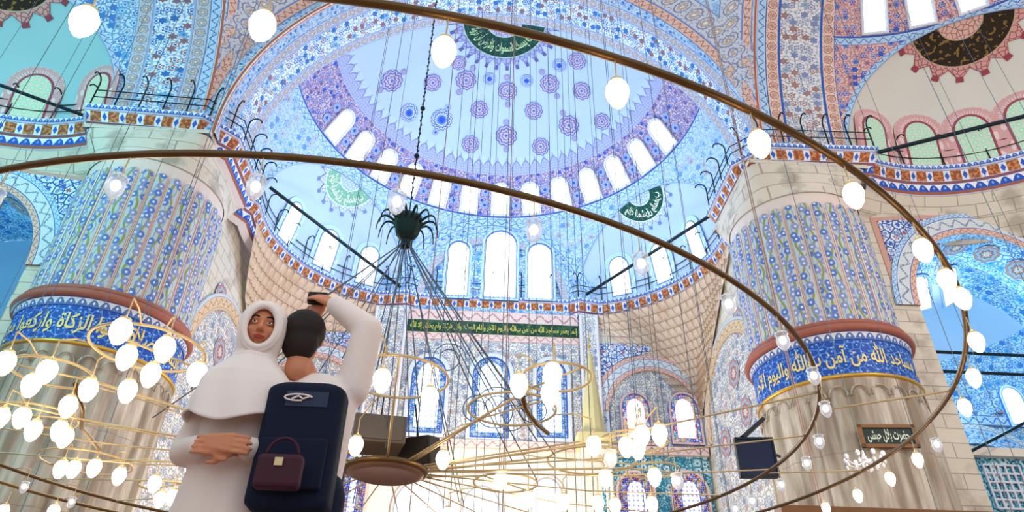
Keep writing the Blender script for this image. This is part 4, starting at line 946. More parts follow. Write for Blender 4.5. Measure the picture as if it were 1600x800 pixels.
# small hoops that carry the lamp clusters
hoops = [(82, 582, .34), (232, 545, .44), (60, 650, .36), (255, 760, .3), (135, 722, .5), (990, 690, .36), (870, 590, .30), (1020, 735, .3), (925, 720, .5), (800, 640, .42), (620, 590, .45), (790, 755, .4)]
hc = []
for (x, y, r_) in hoops:
    c = onz(x, y, HZ - .02); hc.append((c, r_)); b = MB(); b.tube(ringpts(c, r_, 40), .012, 6, closed=True); hp = cpart(b, 'lamp_hoop', 'brass')
    d = (HUB - c); d.z = 0; dn = d.normalized(); b = MB(); b.tube([c + dn * r_, HUB + V((0, 0, .07)) - dn * .4], .013, 6); b.tube([c + dn * r_ , c - dn * r_], .009, 6); cpart(b, 'hoop_arm', 'brass')
hoops_w = hc + [(c1, r1), (c2, r2)]
# curved brackets and wire scrolls
for pts in ([(815, 612), (822, 640), (838, 662), (856, 677)], [(118, 600), (130, 640), (128, 668), (155, 702)]):
    b = MB(); b.tube([onz(x, y, HZ - .05 - .02 * i) for i, (x, y) in enumerate(pts)], .022, 8); cpart(b, 'curved_bracket', 'bronze')
for (x, y, r_) in [(775, 640, .28), (800, 650, .22), (745, 640, .18), (835, 640, .2), (700, 560, .2)]:
    c = ony(x, y, 7.0); b = MB(); b.tube([c + V((cos(t * .35) * r_ * (1 - t * .02), 0, sin(t * .35) * r_ * (1 - t * .02))) for t in range(28)], .006, 5); cpart(b, 'wire_scroll', 'cable')
# crown with hooks, stays, chain
SP = V((HUB.x + .02, HUB.y, 0)); t_ = ray(637, 355); k_ = math.hypot(HUB.x, HUB.y) / math.hypot(t_.x, t_.y); SP = CAM + t_ * k_
b = MB(); b.lathe([(.02, -.22), (.08, -.20), (.12, -.12), (.15, 0), (.17, .08), (.15, .16), (.08, .2), (.03, .24), (.0, .25)], SP, 28, rf=lambda a, z: .025 * abs(sin(a * 7)) * (1 if -.15 < z < .18 else 0))
crown = cpart(b, 'crown', 'patina')
b = MB(); b.lathe([(.0, -.34), (.05, -.33), (.07, -.27), (.06, -.2)], SP, 16); cpart(b, 'crown_knob', 'iron')
for k in range(14):
    a = 2 * pi * k / 14 + .15; d = V((cos(a), sin(a), 0)); pts = [SP + d * (.13 + .27 * sin(t * pi / 2) * 1.0) + V((0, 0, .02 + .15 * sin(t * pi) - .12 * t * t)) for t in [i / 8 for i in range(9)]]
    b = MB(); b.tube(pts, [.022 - .002 * i for i in range(9)], 6); b.build('hook', 'patina', crown, smooth=True)
random.seed(3)
ends = [(c2, r2, a) for a in (205, 232, 255, 280, 305, 330, 355, 20, 60, 100, 140, 175)] 
for k, (c, r_, a) in enumerate(ends):
    e = c + V((cos(R(a)) * r_ * .45, sin(R(a)) * r_ * .45, -.1)); b = MB(); b.tube([SP + V((cos(R(a)) * .05, sin(R(a)) * .05, -.28)), e], .007, 5); cpart(b, 'stay_cable', 'cable')
for k, (x, y) in enumerate([(535, 560), (560, 640), (588, 640), (602, 700), (640, 720), (655, 640), (725, 790), (800, 720), (770, 610), (840, 690)]):
    e = onz(x, y, 2.5) if y > 600 else ony(x, y, 6.5); b = MB(); b.tube([SP + V(((k - 5) * .012, 0, -.26)), e], .007, 5); cpart(b, 'stay_cable', 'cable')
b = MB(); b.tube([SP + V((0, 0, .2)), SP + V((0, 0, 42))], .009, 6)
for k in range(80):
    z = .5 + k * .085; b.ball(SP + V((.008 * (-1) ** k, 0, z)), .015, 6, sc=(1, 1, 1.5))
for z in (1.25, 2.2): b.ball(SP + V((0, 0, z)), .04, 8)
cpart(b, 'suspension_chain', 'iron', smooth=False)

# ------------------------------------------------------------------ glass lamps
def lamp_proto(lit):
    root = empty('glass_lamp'); b = MB(); b.tube([(0, 0, 0), (.0, 0, -.10)], .004, 5); b.tube([(0, 0, -.10), (.035, 0, -.155)], .003, 4); b.tube([(0, 0, -.10), (-.035, 0, -.155)], .003, 4); b.build('wire', 'brass', root)
    b = MB(); b.lathe([(.022, -.135), (.038, -.148), (.049, -.172), (.052, -.198), (.046, -.228), (.033, -.258), (.018, -.278), (.0, -.285)] if lit else [(.036, -.15), (.046, -.145), (.048, -.155), (.040, -.165), (.044, -.185), (.048, -.205), (.044, -.235), (.030, -.262), (.014, -.278), (.0, -.285)], (0, 0, 0), 14)
    b.build('glass_cup', 'lit_lamp' if lit else 'clear_glass', root, smooth=True)
    b = MB()
    if lit: b.lathe([(.018, -.120), (.030, -.126), (.030, -.140), (.018, -.142)], (0, 0, 0), 14); b.build('collar', 'brass', root)
    else: b.ball((0, 0, -.2), .027, 8, sc=(1, 1, 1.3)); b.build('bulb', 'white_bulb', root, smooth=True)
    return root
M['white_bulb'] = plain('white_bulb', 'fff6ee', .3, es=1.6)  # soft emission put into the bulbs of the unlit lamps
PL, PU = None, None
def put_lamp(p, lit, label, group):
    global PL, PU
    if lit: o = copy_tree(PL) if PL else lamp_proto(True); PL = PL or o
    else: o = copy_tree(PU) if PU else lamp_proto(False); PU = PU or o
    o.location = p; o.rotation_euler.z = random.random() * 6; o.rotation_euler.x = random.uniform(-.06, .06); return tag(o, label, 'lamp', group)
def snap(px, py, c, r_):
    p = onz(px, py, HZ - .2); d = p - c; a = atan2(d.y, d.x); return c + V((cos(a) * r_, sin(a) * r_, -.02))
L1 = [(120, 6), (410, 26), (697, 68), (967, 135), (1180, 222), (1333, 300), (1436, 388), (1481, 432), (1501, 462), (1525, 530), (1527, 585), (1512, 632), (1485, 690), (1444, 715), (1395, 745), (1346, 772), (1293, 792)]
for k, (x, y) in enumerate(L1):
    lit = (x, y) != (1485, 690); s_ = 'lit' if lit else 'unlit'
    put_lamp(snap(x, y, c1, r1), lit, '%s glass lamp on the outer ring, %s counting from the upper left' % (s_, ORD[k]), 'glass lamps on the outer ring')
L2 = [(15, 322), (195, 297), (403, 297), (620, 318), (832, 358), (1000, 408), (1135, 472), (1216, 530), (1261, 585), (1274, 636), (1272, 686), (1253, 720), (1222, 754), (1180, 780), (1128, 790)]
for k, (x, y) in enumerate(L2):
    put_lamp(snap(x, y, c2, r2), False, 'clear unlit glass lamp on the inner ring, %s counting from the left' % ORD[k], 'clear glass lamps on the inner ring')
L3 = [(10, 555), (50, 590), (78, 568), (140, 597), (195, 505), (205, 547), (262, 532), (240, 574), (200, 599), (312, 574), (108, 624), (5, 642), (38, 642), (56, 662), (96, 662), (108, 674), (312, 692), (303, 724), (98, 724), (118, 724), (150, 722), (190, 735), (243, 747), (252, 772), (271, 768), (8, 792), (86, 792)]
for k, (x, y) in enumerate(L3):
    p = onz(x, y, HZ - .22); p.z = HZ - .02; ps = 'among the cluster %s the pier inscription' % ('just under' if y < 612 else 'well below')
    put_lamp(p, True, 'lit glass lamp in the cluster before the left pier, %s from its top' % ORD[k], 'lit glass lamps before the left pier').scale = (1.4, 1.4, 1.3)
for k, (x, y) in enumerate([(38, 760), (112, 784)]):
    p = onz(x, y, HZ - .22); p.z = HZ - .02; put_lamp(p, False, 'small clear unlit lamp at the lower left, %s of the pair' % ('higher', 'lower')[k], 'clear lamps before the left pier')
L4 = [(597, 583), (672, 612), (810, 590), (866, 573), (858, 605), (558, 686), (691, 709), (783, 741), (825, 772), (926, 686), (955, 706), (978, 688), (997, 692), (1003, 670), (1030, 668), (945, 738), (1020, 736), (1056, 742), (700, 796), (880, 776), (935, 778), (960, 782), (1018, 780)]
for k, (x, y) in enumerate(sorted(L4)):
    p = onz(x, y, HZ - .22); p.z = HZ - .02; lit = (x, y) not in ((1056, 742), (955, 706))
    put_lamp(p, lit, '%s glass lamp between hub and right pier, %s counting from the hub side' % ('lit' if lit else 'clear', ORD[k]), 'glass lamps round the chandelier hub').scale = (1.4, 1.4, 1.3)
p = onz(583, 545, HZ - .22); p.z = HZ - .02; put_lamp(p, False, 'clear unlit glass lamp beside the raised sleeve of the photographer', 'clear lamp by the photographer')

for o in [x for x in col.objects if x.name.startswith('glass_lamp') and x.get('group') in ('lit glass lamps before the left pier', 'clear lamps before the left pier', 'glass lamps round the chandelier hub', 'clear lamp by the photographer')]:
    p = V(o.location); best = None
    for c, r_ in hoops_w:
        d = V((p.x - c.x, p.y - c.y, 0)); e = c + (d.normalized() * r_ if d.length > 1e-3 else V((r_, 0, 0))); L = (e - p).length
        if best is None or L < best[0]: best = (L, e)
    if best[0] < .06: continue
    b = MB(); b.tube([p + V((0, 0, .004)), (p + best[1]) / 2 + V((0, 0, .03)), best[1]], .007, 5); cpart(b, 'lamp_arm', 'brass')
# ------------------------------------------------------------------ speaker boxes over the hub
def cabinet(px, py, y, w_, h, d, rz, rx, mat, label, wedge=.8):
    c = ony(px, py, y); root = empty('loudspeaker', c); tag(root, label, 'loudspeaker', 'loudspeaker boxes over the chandelier hub')
    b = MB(); hw = w_ / 2
    P = [(-hw, -d / 2, -h / 2), (hw, -d / 2, -h / 2), (hw, -d / 2, h / 2), (-hw, -d / 2, h / 2)]; Q = [(x * wedge, d / 2, z * wedge) for x, _, z in P]
    I = [b.vert(p) for p in P + Q]
    for f in ((0, 1, 2, 3), (7, 6, 5, 4), (0, 4, 5, 1), (1, 5, 6, 2), (2, 6, 7, 3), (3, 7, 4, 0)): b.face([I[i] for i in f])
    bd = b.build('cabinet', mat, root); mod = bd.modifiers.new('edge', 'BEVEL'); mod.width = .015; mod.segments = 2
    b = MB(); b.box((0, -d / 2 - .006, 0), (w_ * .88, .012, h * .84)); b.build('grille', mat, root)
    b = MB(); b.tube([(0, 0, h / 2 - .02), (0, 0, h / 2 + .35)], .01, 6); b.build('hanger', 'iron', root)
    root.rotation_euler = (rx, 0, rz); return root
cabinet(592, 682, 7.3, .56, .34, .34, .15, -.25, 'grey_board', 'brown grey box loudspeaker above the hub plate, nearer the photographer')
cabinet(655, 708, 7.6, .46, .36, .34, -.45, .35, 'dark_board', 'dark brown box loudspeaker above the hub plate, on the window side')

# ------------------------------------------------------------------ minbar (pulpit) with gilded spire
mb_ = empty('pulpit', (5.75, 33, 0)); tag(mb_, 'tall pale pulpit with a gilded conical spire in front of the back wall', 'pulpit')
apx = ony(925, 545, 33)
b = MB(); b.lathe([(.62, 12.0 - .0), (.60, 12.1), (.46, 13.6), (.28, 15.2), (.12, 16.4), (.03, apx.z - .1), (.0, apx.z)], (0, 0, 0), 12); b.build('spire', 'gilt_cone', mb_)
b = MB(); b.ball((0, 0, apx.z + .12), .09, 10); b.tube([(0, 0, apx.z), (0, 0, apx.z + .9)], .03, 6); b.ball((0, 0, apx.z + .5), .06, 8); b.build('finial', 'gold', mb_)
b = MB(); b.box((0, 0, 11.75), (1.75, 1.5, .45)); b.box((0, 0, 11.45), (1.55, 1.35, .2)); b.build('canopy', 'gilt_cone', mb_)
for sx in (-1, 1):
    for sy in (-1, 1): b = MB(); b.tube([(sx * .66, sy * .55, 8.2), (sx * .66, sy * .55, 11.4)], .09, 10); b.build('column', 'cream', mb_)
for sy in (-1, 1):
    b = MB(); c_ = V((0, sy * .6, 10.2)); A = [(.57 * cos(pi * i / 12), .8 * sin(pi * i / 12)) for i in range(13)]
    for (xa, za), (xb, zb) in zip(A, A[1:]):
        I = [b.vert(c_ + V((xa, 0, za))), b.vert(c_ + V((xb, 0, zb))), b.vert(c_ + V((xb, 0, 1.2))), b.vert(c_ + V((xa, 0, 1.2)))]; b.face(I)
    o = b.build('arched_screen', 'cream', mb_); m_ = o.modifiers.new('t', 'SOLIDIFY'); m_.thickness = .12
b = MB(); b.box((0, 0, 4.1), (1.5, 1.5, 8.2)); b.build('platform', 'cream', mb_)
b = MB(); b.box((0, -3.2, 3.0), (1.3, 5.2, 6.0)); b.build('stair_flank', 'cream', mb_)

# ------------------------------------------------------------------ screen, plaque, crystal lamp, beam
p, q = ony(1147, 684, 20.5), ony(1217, 748, 20.5); c = (p + q) / 2
root = empty('wall_screen', c, R(-6)); tag(root, 'dark navy screen in a thin black frame beside the right pier', 'screen')
w_, h = (q.x - p.x), (p.z - q.z)
b = MB(); b.box((0, 0, 0), (w_, .18, h)); b.build('housing', 'navy_panel', root)
for dz in (-1, 1): b = MB(); b.box((0, -.1, dz * (h / 2 - .03)), (w_, .06, .06)); b.build('bezel', 'iron', root)
for dx in (-1, 1): b = MB(); b.box((dx * (w_ / 2 - .03), -.1, 0), (.06, .06, h)); b.build('bezel', 'iron', root)
b = MB(); b.tube([(w_ / 2 - .1, .1, .2), (w_ / 2 + .6, 1.4, .5)], .05, 6); b.build('bracket', 'iron', root)
# plaque on the marble shaft
a = R(-90 + 7); Pc = V((13.75, 24.35, 0)); dr = V((cos(a), sin(a), 0)); p = ony(1386, 683, 21.45); zc = p.z; ang = atan2(p.y - Pc.y, p.x - Pc.x)
dr = V((cos(ang), sin(ang), 0)); cpl = Pc + dr * 2.98 + V((0, 0, zc)); tx = Z1.cross(dr)
root = empty('name_plaque', cpl, atan2(tx.y, tx.x)); tag(root, 'dark calligraphy plaque in a brown wooden frame hung on the right pier', 'plaque')
b = MB(); b.box((0, 0, 0), (1.62, .06, .62)); b.build('board', plain('plaque_ground', '1c2c28', .4), root)
for dz in (-1, 1): b = MB(); b.box((0, -.03, dz * .33), (1.84, .1, .11)); b.build('frame_rail', 'wood', root)
for dx in (-1, 1): b = MB(); b.box((dx * .865, -.03, 0), (.11, .1, .77)); b.build('frame_stile', 'wood', root)
lettering('calligraphy', 'حضرت بلال حبشى', lambda s, t: V((-.68 + 1.36 * s, -.04, -.22 + .46 * t)), 'pale_letter', root)
# small crystal chandelier
c = ony(1352, 722, 14.0); root = empty('crystal_chandelier', c); tag(root, 'small white crystal chandelier hanging in front of the right pier', 'chandelier')
b = MB(); b.tube([(0, 0, .2), (0, 0, 38)], .008, 6); b.build('stem', 'cable', root)
b = MB(); b.lathe([(0, -.2), (.05, -.15), (.03, -.05), (.07, .05), (.03, .15), (.02, .25)], (0, 0, 0), 10); b.build('column', 'clear_glass', root)
for k in range(8):
    a = 2 * pi * k / 8; d = V((cos(a), sin(a), 0)); b = MB(); b.tube([d * (.04 + .34 * t) + V((0, 0, -.1 * sin(pi * t) + .05 * t)) for t in (0, .25, .5, .75, 1)], .012, 6)
    b.ball(d * .38 + V((0, 0, .1)), .05, 8, sc=(1, 1, 1.4)); b.ball(d * .38 + V((0, 0, -.06)), .03, 6, sc=(1, 1, 1.8)); b.ball(d * .22 + V((0, 0, -.13)), .028, 6, sc=(1, 1, 1.8)); b.build('arm', 'frame_stone', root)
p = ony(1215, 796, 11.5); q = ony(1640, 793, 11.5)
b = MB(); z_ = (p.z + q.z) / 2 - .05; z_ -= .07; b.box((p.x + 4.5, 11.5, z_), (9, .3, .14)); b.box((p.x + 4.5, 11.5, z_ - .14), (9, .2, .12)); o = b.build('wooden_rail', 'wood'); tag(o, 'brown wooden rail along the bottom edge before the right pier', 'rail')
for k in range(4):
    b = MB(); b.tube([(p.x + .3 + k * 2.4, 11.5, 0), (p.x + .3 + k * 2.4, 11.5, z_ - .15)], .06, 10); b.build('post', 'wood', o)

# ------------------------------------------------------------------ people
SKIN = plain('skin', 'd08a66', .55, var=.08); M['skin'] = SKIN
M['robe'] = plain('robe', 'e6d6cc', .9, var=.06); M['scarf'] = plain('scarf', 'f2e6e0', .9, var=.05); M['hair'] = plain('hair', '2c2220', .7, var=.3)
M['shirt'] = plain('shirt', 'f2e4dc', .9, var=.05); M['navy_cloth'] = plain('navy_cloth', '0e1830', .85, var=.2); M['lip'] = plain('lip', 'a8483c', .5); M['eye_white'] = plain('eye_white', 'f4f0ec', .3)
M['eye_dark'] = plain('eye_dark', '20140e', .3); M['maroon'] = plain('maroon', '401828', .6, var=.2); M['camera_black'] = plain('camera_black', '14161a', .4); M['patch'] = plain('patch', '2c3850', .7)
def blob(name, parts, mat, parent, vox=.012, it=6, extra=None):
    """one continuous skin around tapered limbs: parts = (p, q, rp, rq)"""
    b = MB()
    WELD = True
    for P_ in parts:
        if len(P_) == 4:
            p, q, ra, rb = P_; b.tube([V(p), V(q)], [ra, rb], 14); b.ball(p, ra, 14); b.ball(q, rb, 14)
        else: p, r_, s_ = P_; b.ball(p, r_, 18, sc=s_)
    if extra: extra(b)
    o = b.build(name, mat, None, weld=True); m_ = o.modifiers.new('r', 'REMESH'); m_.mode = 'VOXEL'; m_.voxel_size = vox; m_.use_smooth_shade = True
    s_ = o.modifiers.new('s', 'SMOOTH'); s_.iterations = it; s_.factor = .5
    bpy.context.view_layer.update(); me = bpy.data.meshes.new_from_object(o.evaluated_get(bpy.context.evaluated_depsgraph_get())); old = o.data; o.modifiers.clear(); o.data = me; bpy.data.meshes.remove(old)
    o.parent = parent; return o
def hand(wr, dirv, nrm, curl, sz=1.0, side=1):
    """palm + four fingers + thumb; dirv = direction the fingers point, nrm = palm normal"""
    d = V(dirv).normalized(); n = V(nrm).normalized(); x = d.cross(n).normalized() * side; wr = V(wr); out = []
    pc = wr + d * .045 * sz
    for k in (-1.5, -.5, .5, 1.5): out.append((wr + x * k * .012 * sz, wr + d * .085 * sz + x * k * .019 * sz, .017 * sz, .013 * sz))
    for k, L in ((-1.5, .062), (-.5, .074), (.5, .078), (1.5, .070)):
        p = wr + d * .088 * sz + x * k * .021 * sz; dd = d.copy(); r_ = .0088 * sz
        for s_ in (.45, .32, .23):
            dd = (dd + n * curl).normalized(); q = p + dd * L * s_ * sz * 1.05; out.append((p, q, r_, r_ * .92)); p = q; r_ *= .92
    p = wr + d * .025 * sz + x * .028 * sz; q = p + (d * .55 + x * .75 + n * .25).normalized() * .038 * sz; out.append((p, q, .012 * sz, .010 * sz)); out.append((q, q + (d * .9 + x * .1 + n * .4 * curl).normalized() * .032 * sz, .010 * sz, .0085 * sz))
    return out
def head_parts(c, f, s=1.0):
    """c head centre, f facing unit vector"""
    f = V(f).normalized(); x = f.cross(Z1).normalized(); c = V(c)
    return [(c + V((0, 0, .035)) - f * .012, .088, (1, 1.1, 1.02)), (c + V((0, 0, -.03)) + f * .018, .07, (.98, 1.0, 1.2)), (c + f * .045 + V((0, 0, -.095)), .028, (1.1, 1, .9)),
            (c + f * .085 + V((0, 0, .018)), c + f * .112 + V((0, 0, -.022)), .008, .013), (c + f * .098 + x * .012 + V((0, 0, -.028)), .009, (1, 1, .8)), (c + f * .098 - x * .012 + V((0, 0, -.028)), .009, (1, 1, .8)),
            (c + f * .078 + x * .035 + V((0, 0, .035)), c + f * .084 + x * .012 + V((0, 0, .036)), .010, .010), (c + f * .078 - x * .035 + V((0, 0, .035)), c + f * .084 - x * .012 + V((0, 0, .036)), .010, .010),
            (c + f * .060 + x * .04 + V((0, 0, -.02)), .026, (1, 1, 1)), (c + f * .060 - x * .04 + V((0, 0, -.02)), .026, (1, 1, 1)),
            (c + f * .082 - x * .018 + V((0, 0, -.058)), c + f * .082 + x * .018 + V((0, 0, -.058)), .010, .010),
            (c + x * .083 + V((0, 0, .0)) - f * .01, .02, (.45, .9, 1.5)), (c - x * .083 + V((0, 0, .0)) - f * .01, .02, (.45, .9, 1.5)),
            (c - f * .02 + V((0, 0, -.05)), c - f * .035 + V((0, 0, -.17)), .052, .056)]
def face_bits(c, f, body):
    f = V(f).normalized(); x = f.cross(Z1).normalized(); c = V(c)
    for s_ in (-1, 1):
        b = MB(); b.ball(c + f * .082 + x * s_ * .032 + V((0, 0, .014)), .0095, 12, sc=(1.25, 1, .6)); e = b.build('eye', 'eye_white', body, smooth=True)
        b = MB(); b.ball(c + f * .0895 + x * s_ * .032 + V((0, 0, .014)), .0050, 8); b.build('iris', 'eye_dark', e, smooth=True)
        b = MB(); b.tube([c + f * .090 + x * s_ * .015 + V((0, 0, .037)), c + f * .089 + x * s_ * .032 + V((0, 0, .043)), c + f * .078 + x * s_ * .050 + V((0, 0, .037))], .0042, 6); b.build('eyebrow', 'hair', body, smooth=True)
    b = MB(); b.tube([c + f * .086 - x * .024 + V((0, 0, -.056)), c + f * .0945 + V((0, 0, -.0545)), c + f * .086 + x * .024 + V((0, 0, -.056))], [.003, .0065, .003], 8); b.tube([c + f * .086 - x * .02 + V((0, 0, -.060)), c + f * .093 + V((0, 0, -.064)), c + f * .086 + x * .02 + V((0, 0, -.060))], [.003, .006, .003], 8); b.build('lips', 'lip', body, smooth=True)
# woman in the white headscarf
x0, y0 = -1.0, 2.9; H = V((-1.0, 2.86, 1.605)); fd_ = V((.25, -1, -.05)).normalized()
root = empty('person', (x0, y0, 0)); tag(root, 'woman in a white headscarf and long cream robe, arms folded, facing the viewer', 'person')
def loc(p): return V(p) - V((x0, y0, 0))
Hh = loc(H); parts = head_parts(Hh, fd_)
parts += [((0, .02, 1.33), (0, .03, 1.0), .105, .11), ((-.13, .03, 1.36), (.13, .03, 1.36), .05, .05), ((0, .03, 1.0), (0, .03, .88), .12, .13)]
for s_ in (-1, 1): parts += [((s_ * .08, .03, .86), (s_ * .09, .02, .48), .085, .055), ((s_ * .09, .02, .48), (s_ * .09, .04, .08), .05, .035), ((s_ * .09, .05, .045), (s_ * .10, -.10, .03), .035, .028),
                             ((s_ * .165, .03, 1.34), (s_ * .20, .0, 1.06), .042, .036), ((s_ * .20, .0, 1.06), (s_ * .035, -.19, 1.02), .034, .025)]
parts += hand((.05, -.19, 1.02), (-1, -.15, .1), (0, 1, 0), .25) + hand((-.04, -.20, 1.04), (1, -.15, -.05), (0, 1, 0), .25, side=-1)
body = blob('body', parts, 'skin', root, .006, 3)
face_bits(Hh, fd_, body)
def robe(b):
    S_ = [(1.42, .07, .06), (1.385, .155, .10), (1.33, .185, .125), (1.2, .175, .13), (1.0, .18, .14), (.8, .205, .16), (.5, .235, .19), (.2, .265, .215), (.05, .275, .225)]
    def fn(i, j):
        k = j * (len(S_) - 1); a_ = int(min(k, len(S_) - 2)); t = k - a_; z, rx, ry = [S_[a_][m] * (1 - t) + S_[a_ + 1][m] * t for m in range(3)]; a = 2 * pi * i; fo = 1 + .04 * sin(a * 9) * max(0, (1.2 - z))
        return V((cos(a) * rx * fo, .03 + sin(a) * ry * fo, z)), (0, 0)
    b.grid(fn, 72, 48)
    for i, z, fl in ((72, 0, 1), (72, 1, 0)):
        I = [b.vert(fn(k / 72, 1 - z)[0]) for k in range(72)]; b.face(I[::-1] if fl else I)
blob('robe', [((s_ * .15, .03, 1.345), (s_ * .205, .0, 1.06), .062, .062) for s_ in (-1, 1)] + [((s_ * .205, .0, 1.06), (s_ * .10, -.15, 1.035), .06, .048) for s_ in (-1, 1)], 'robe', root, .011, 5, robe)
def scarf():
    b = MB(); f = fd_; x = f.cross(Z1).normalized(); S_ = [(.150, .01, .01), (.145, .05, .055), (.12, .085, .095), (.07, .102, .118), (.0, .104, .122), (-.06, .098, .112), (-.11, .088, .095), (-.15, .10, .10), (-.19, .140, .120), (-.23, .175, .14), (-.28, .20, .155), (-.36, .215, .17), (-.44, .222, .18)]
    def fn(i, j):
        k = j * (len(S_) - 1); a_ = int(min(k, len(S_) - 2)); t = k - a_; z, rx, ry = [S_[a_][m] * (1 - t) + S_[a_ + 1][m] * t for m in range(3)]; a = 2 * pi * i; fo = 1 + (.03 + .05 * max(0, -z - .15)) * sin(a * 7 + z * 9); z += .03 * sin(a * 3 + 1) * max(0, -z - .2) * 4
        off = -f * .012 if z > -.13 else V((0, 0, 0)); return Hh + off + x * (cos(a) * rx * fo) + f * (sin(a) * ry * fo) + V((0, 0, z)), (0, 0)
    def sk(*ps):
        c = (V(ps[0]) + V(ps[2])) / 2 - Hh; return c.dot(f) > .02 and (c.dot(x) / .066) ** 2 + ((c.z + .008) / .098) ** 2 < 1
    b.grid(fn, 72, 88, skip=sk)
    for q_ in (1.0, 1.09): b.tube([Hh - f * .004 + x * (.070 * q_ * cos(2 * pi * k / 48)) + Z1 * (.103 * q_ * sin(2 * pi * k / 48) - .008) + f * (.124 * sqrt(max(.04, 1 - (.070 * q_ * cos(2 * pi * k / 48) / .108) ** 2 - (.103 * q_ * sin(2 * pi * k / 48) / .155) ** 2))) for k in range(48)], .008, 8, closed=True)
    o = b.build('headscarf', 'scarf', root, smooth=True); m_ = o.modifiers.new('t', 'SOLIDIFY'); m_.thickness = .008; m_.offset = 1
scarf()
# photographer seen from behind
x0, y0 = -.73, 3.0; root = empty('person', (x0, y0, 0)); tag(root, 'dark-haired person in a white shirt, seen from behind, arms raised to take a picture', 'person')
H = loc((-.835, 2.97, 1.63)); fd_ = V((-.15, 1, .25)).normalized(); parts = head_parts(H, V((-.15, 1, 0)))
parts += [((0, 0, 1.32), (0, .0, 1.02), .115, .105), ((-.14, 0, 1.37), (.13, 0, 1.37), .05, .05), ((0, 0, 1.0), (0, 0, .9), .12, .13), (H - V((0, 0, .1)), V((-.03, 0, 1.38)), .05, .06)]
SHR, ELR, WRR = V((.15, 0, 1.40)), V((.185, -.03, 1.70)), V((.0, .02, 1.855)); SHL, ELL, WRL = V((-.14, .02, 1.38)), V((-.17, .24, 1.56)), V((-.13, .13, 1.82))
parts += [(SHR, ELR, .045, .037), (ELR, WRR, .035, .025), (SHL, ELL, .045, .037), (ELL, WRL, .035, .025)]
for s_ in (-1, 1): parts += [((s_ * .085, 0, .88), (s_ * .10, .0, .48), .09, .06), ((s_ * .10, 0, .48), (s_ * .10, -.02, .08), .055, .038), ((s_ * .10, -.03, .045), (s_ * .11, .12, .03), .036, .028)]
parts += hand(WRR, (-.8, .1, .45), (0, .6, -.6), .22, side=-1) + hand(WRL, (.25, -.05, 1), (.2, 1, 0), .25)
body = blob('body', parts, 'skin', root, .006, 3); face_bits(H, V((-.15, 1, 0)), body)
def shirt(b):
    S_ = [(1.46, .06, .06), (1.42, .15, .085), (1.36, .185, .115), (1.2, .175, .125), (1.0, .165, .12), (.9, .17, .13)]
    gf = (lambda i, j: ((lambda k, a: (lambda a_, t: (V((cos(a) * (S_[a_][1] * (1 - t) + S_[a_ + 1][1] * t), sin(a) * (S_[a_][2] * (1 - t) + S_[a_ + 1][2] * t), S_[a_][0] * (1 - t) + S_[a_ + 1][0] * t)), (0, 0)))(int(min(k, len(S_) - 2)), k - int(min(k, len(S_) - 2))))(j * (len(S_) - 1), 2 * pi * i)))
    b.grid(gf, 48, 30)
    for j in (0, 1):
        I = [b.vert(gf(i / 48, j)[0]) for i in range(48)]; b.face(I[::-1] if j else I)
blob('shirt', [(SHR, ELR, .078, .072), (ELR, ELR.lerp(WRR, .97), .072, .052), (SHL, ELL, .07, .062), (ELL, ELL.lerp(WRL, .75), .06, .045)], 'shirt', root, .012, 5, shirt)
def trous(b): pass
blob('trousers', [((s_ * .085, 0, .92), (s_ * .10, .0, .48), .108, .085) for s_ in (-1, 1)] + [((s_ * .10, 0, .48), (s_ * .10, -.02, .06), .082, .07) for s_ in (-1, 1)] + [((-.06, 0, .95), (.06, 0, .95), .12, .12)], 'navy_cloth', root, .012, 4)
blob('hair', [(H + V((0, -.022, .035)), .101, (1, 1.05, 1.08)), (H + V((.0, -.05, -.03)), .082, (1.05, .8, 1.3))], 'hair', root, .008, 3)
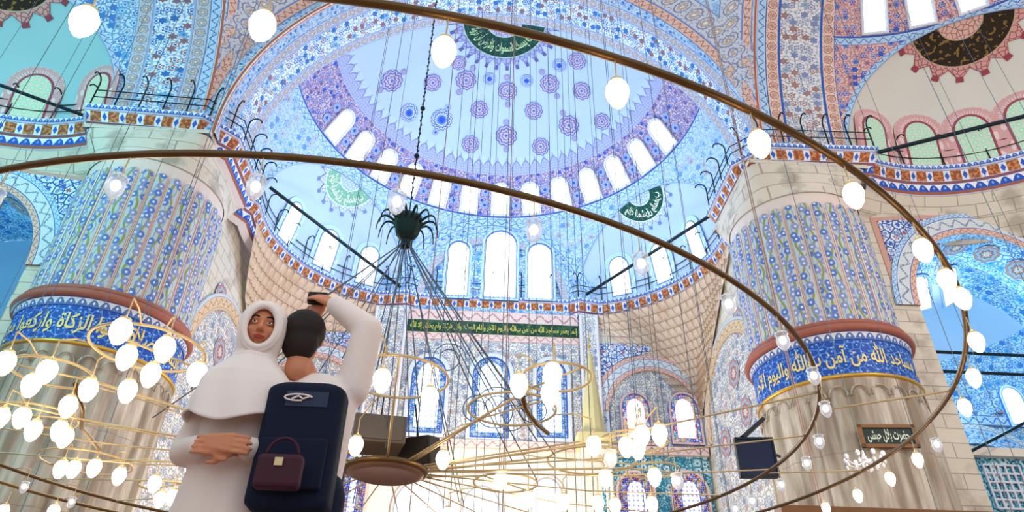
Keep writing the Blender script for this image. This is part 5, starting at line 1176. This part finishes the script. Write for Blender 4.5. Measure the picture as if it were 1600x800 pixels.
# navy backpack
root = empty('backpack', (-.715, 2.80, 1.05)); tag(root, 'large dark navy backpack with a pale emblem, worn by the photographer', 'backpack')
b = MB()
def bpf(i, j):
    a = 2 * pi * i; ca, sa = cos(a), sin(a); k = (abs(ca) ** 5 + abs(sa) ** 5) ** -.2; z = -.25 + .52 * j; e = 1 - max(0, abs(j - .5) * 2 - .86) ** 2 * 14; return V((ca * k * .16 * e, sa * k * .085 * e, z)), (a, j)
b.grid(bpf, 56, 40); b.face([b.vert(bpf(i / 56, 0)[0]) for i in range(56)][::-1]); b.face([b.vert(bpf(i / 56, 1)[0]) for i in range(56)]); b.build('bag', 'navy_cloth', root, smooth=True)
b = MB(); b.grid(lambda i, j: (V((-.07 + .17 * i, -.088, .155 + .065 * j)), (i, j)), 6, 3); o = b.build('label_patch', 'patch', root); m_ = o.modifiers.new('t', 'SOLIDIFY'); m_.thickness = .006
b = MB(); b.tube([(-.02 + .055 * cos(t * 2 * pi / 20), -.095, .19 + .014 * sin(t * 2 * pi / 20)) for t in range(17)], .004, 5); b.tube([(-.045, -.095, .183), (-.02, -.095, .196), (.0, -.095, .184), (.03, -.095, .197)], .004, 5); b.build('emblem', 'shirt', root)
b = MB(); b.box((.0, -.095, -.08), (.26, .03, .2)); o = b.build('front_pocket', 'navy_cloth', root); m_ = o.modifiers.new('e', 'BEVEL'); m_.width = .012; m_.segments = 3
for s_ in (-1, 1): b = MB(); b.tube([(s_ * .10, .08, .2), (s_ * .11, .12, .30), (s_ * .11, .22, .33), (s_ * .11, .33, .22), (s_ * .12, .34, .0), (s_ * .14, .2, -.15), (s_ * .12, .08, -.18)], .014, 6); b.build('strap', 'navy_cloth', root, smooth=True)
# maroon bag and camera
c = ony(436, 738, 2.62); root = empty('handbag', c); tag(root, 'maroon handbag carried between the woman and the photographer', 'handbag')
b = MB(); b.box((0, 0, 0), (.17, .06, .13)); o = b.build('bag', 'maroon', root); m_ = o.modifiers.new('e', 'BEVEL'); m_.width = .02; m_.segments = 3
b = MB(); b.tube([(.06 * cos(pi * t / 10), 0, .06 + .07 * sin(pi * t / 10)) for t in range(11)], .006, 6); b.build('handle', 'maroon', root, smooth=True)
b = MB(); b.box((0, -.033, .03), (.03, .01, .03)); b.build('clasp', 'brass', root)
root = empty('photo_camera', (-.845, 3.10, 1.935)); tag(root, 'small black camera held up in both hands of the photographer', 'camera')
b = MB(); b.box((0, 0, 0), (.10, .04, .06)); o = b.build('camera_body', 'camera_black', root); m_ = o.modifiers.new('e', 'BEVEL'); m_.width = .008; m_.segments = 2
b = MB(); b.lathe([(.0, 0), (.03, 0), (.032, .05), (.028, .055), (.0, .05)], (0, 0, 0), 20); o = b.build('lens', 'camera_black', root, smooth=True); o.rotation_euler = (R(-90), 0, 0); o.location = (0, .02, 0)
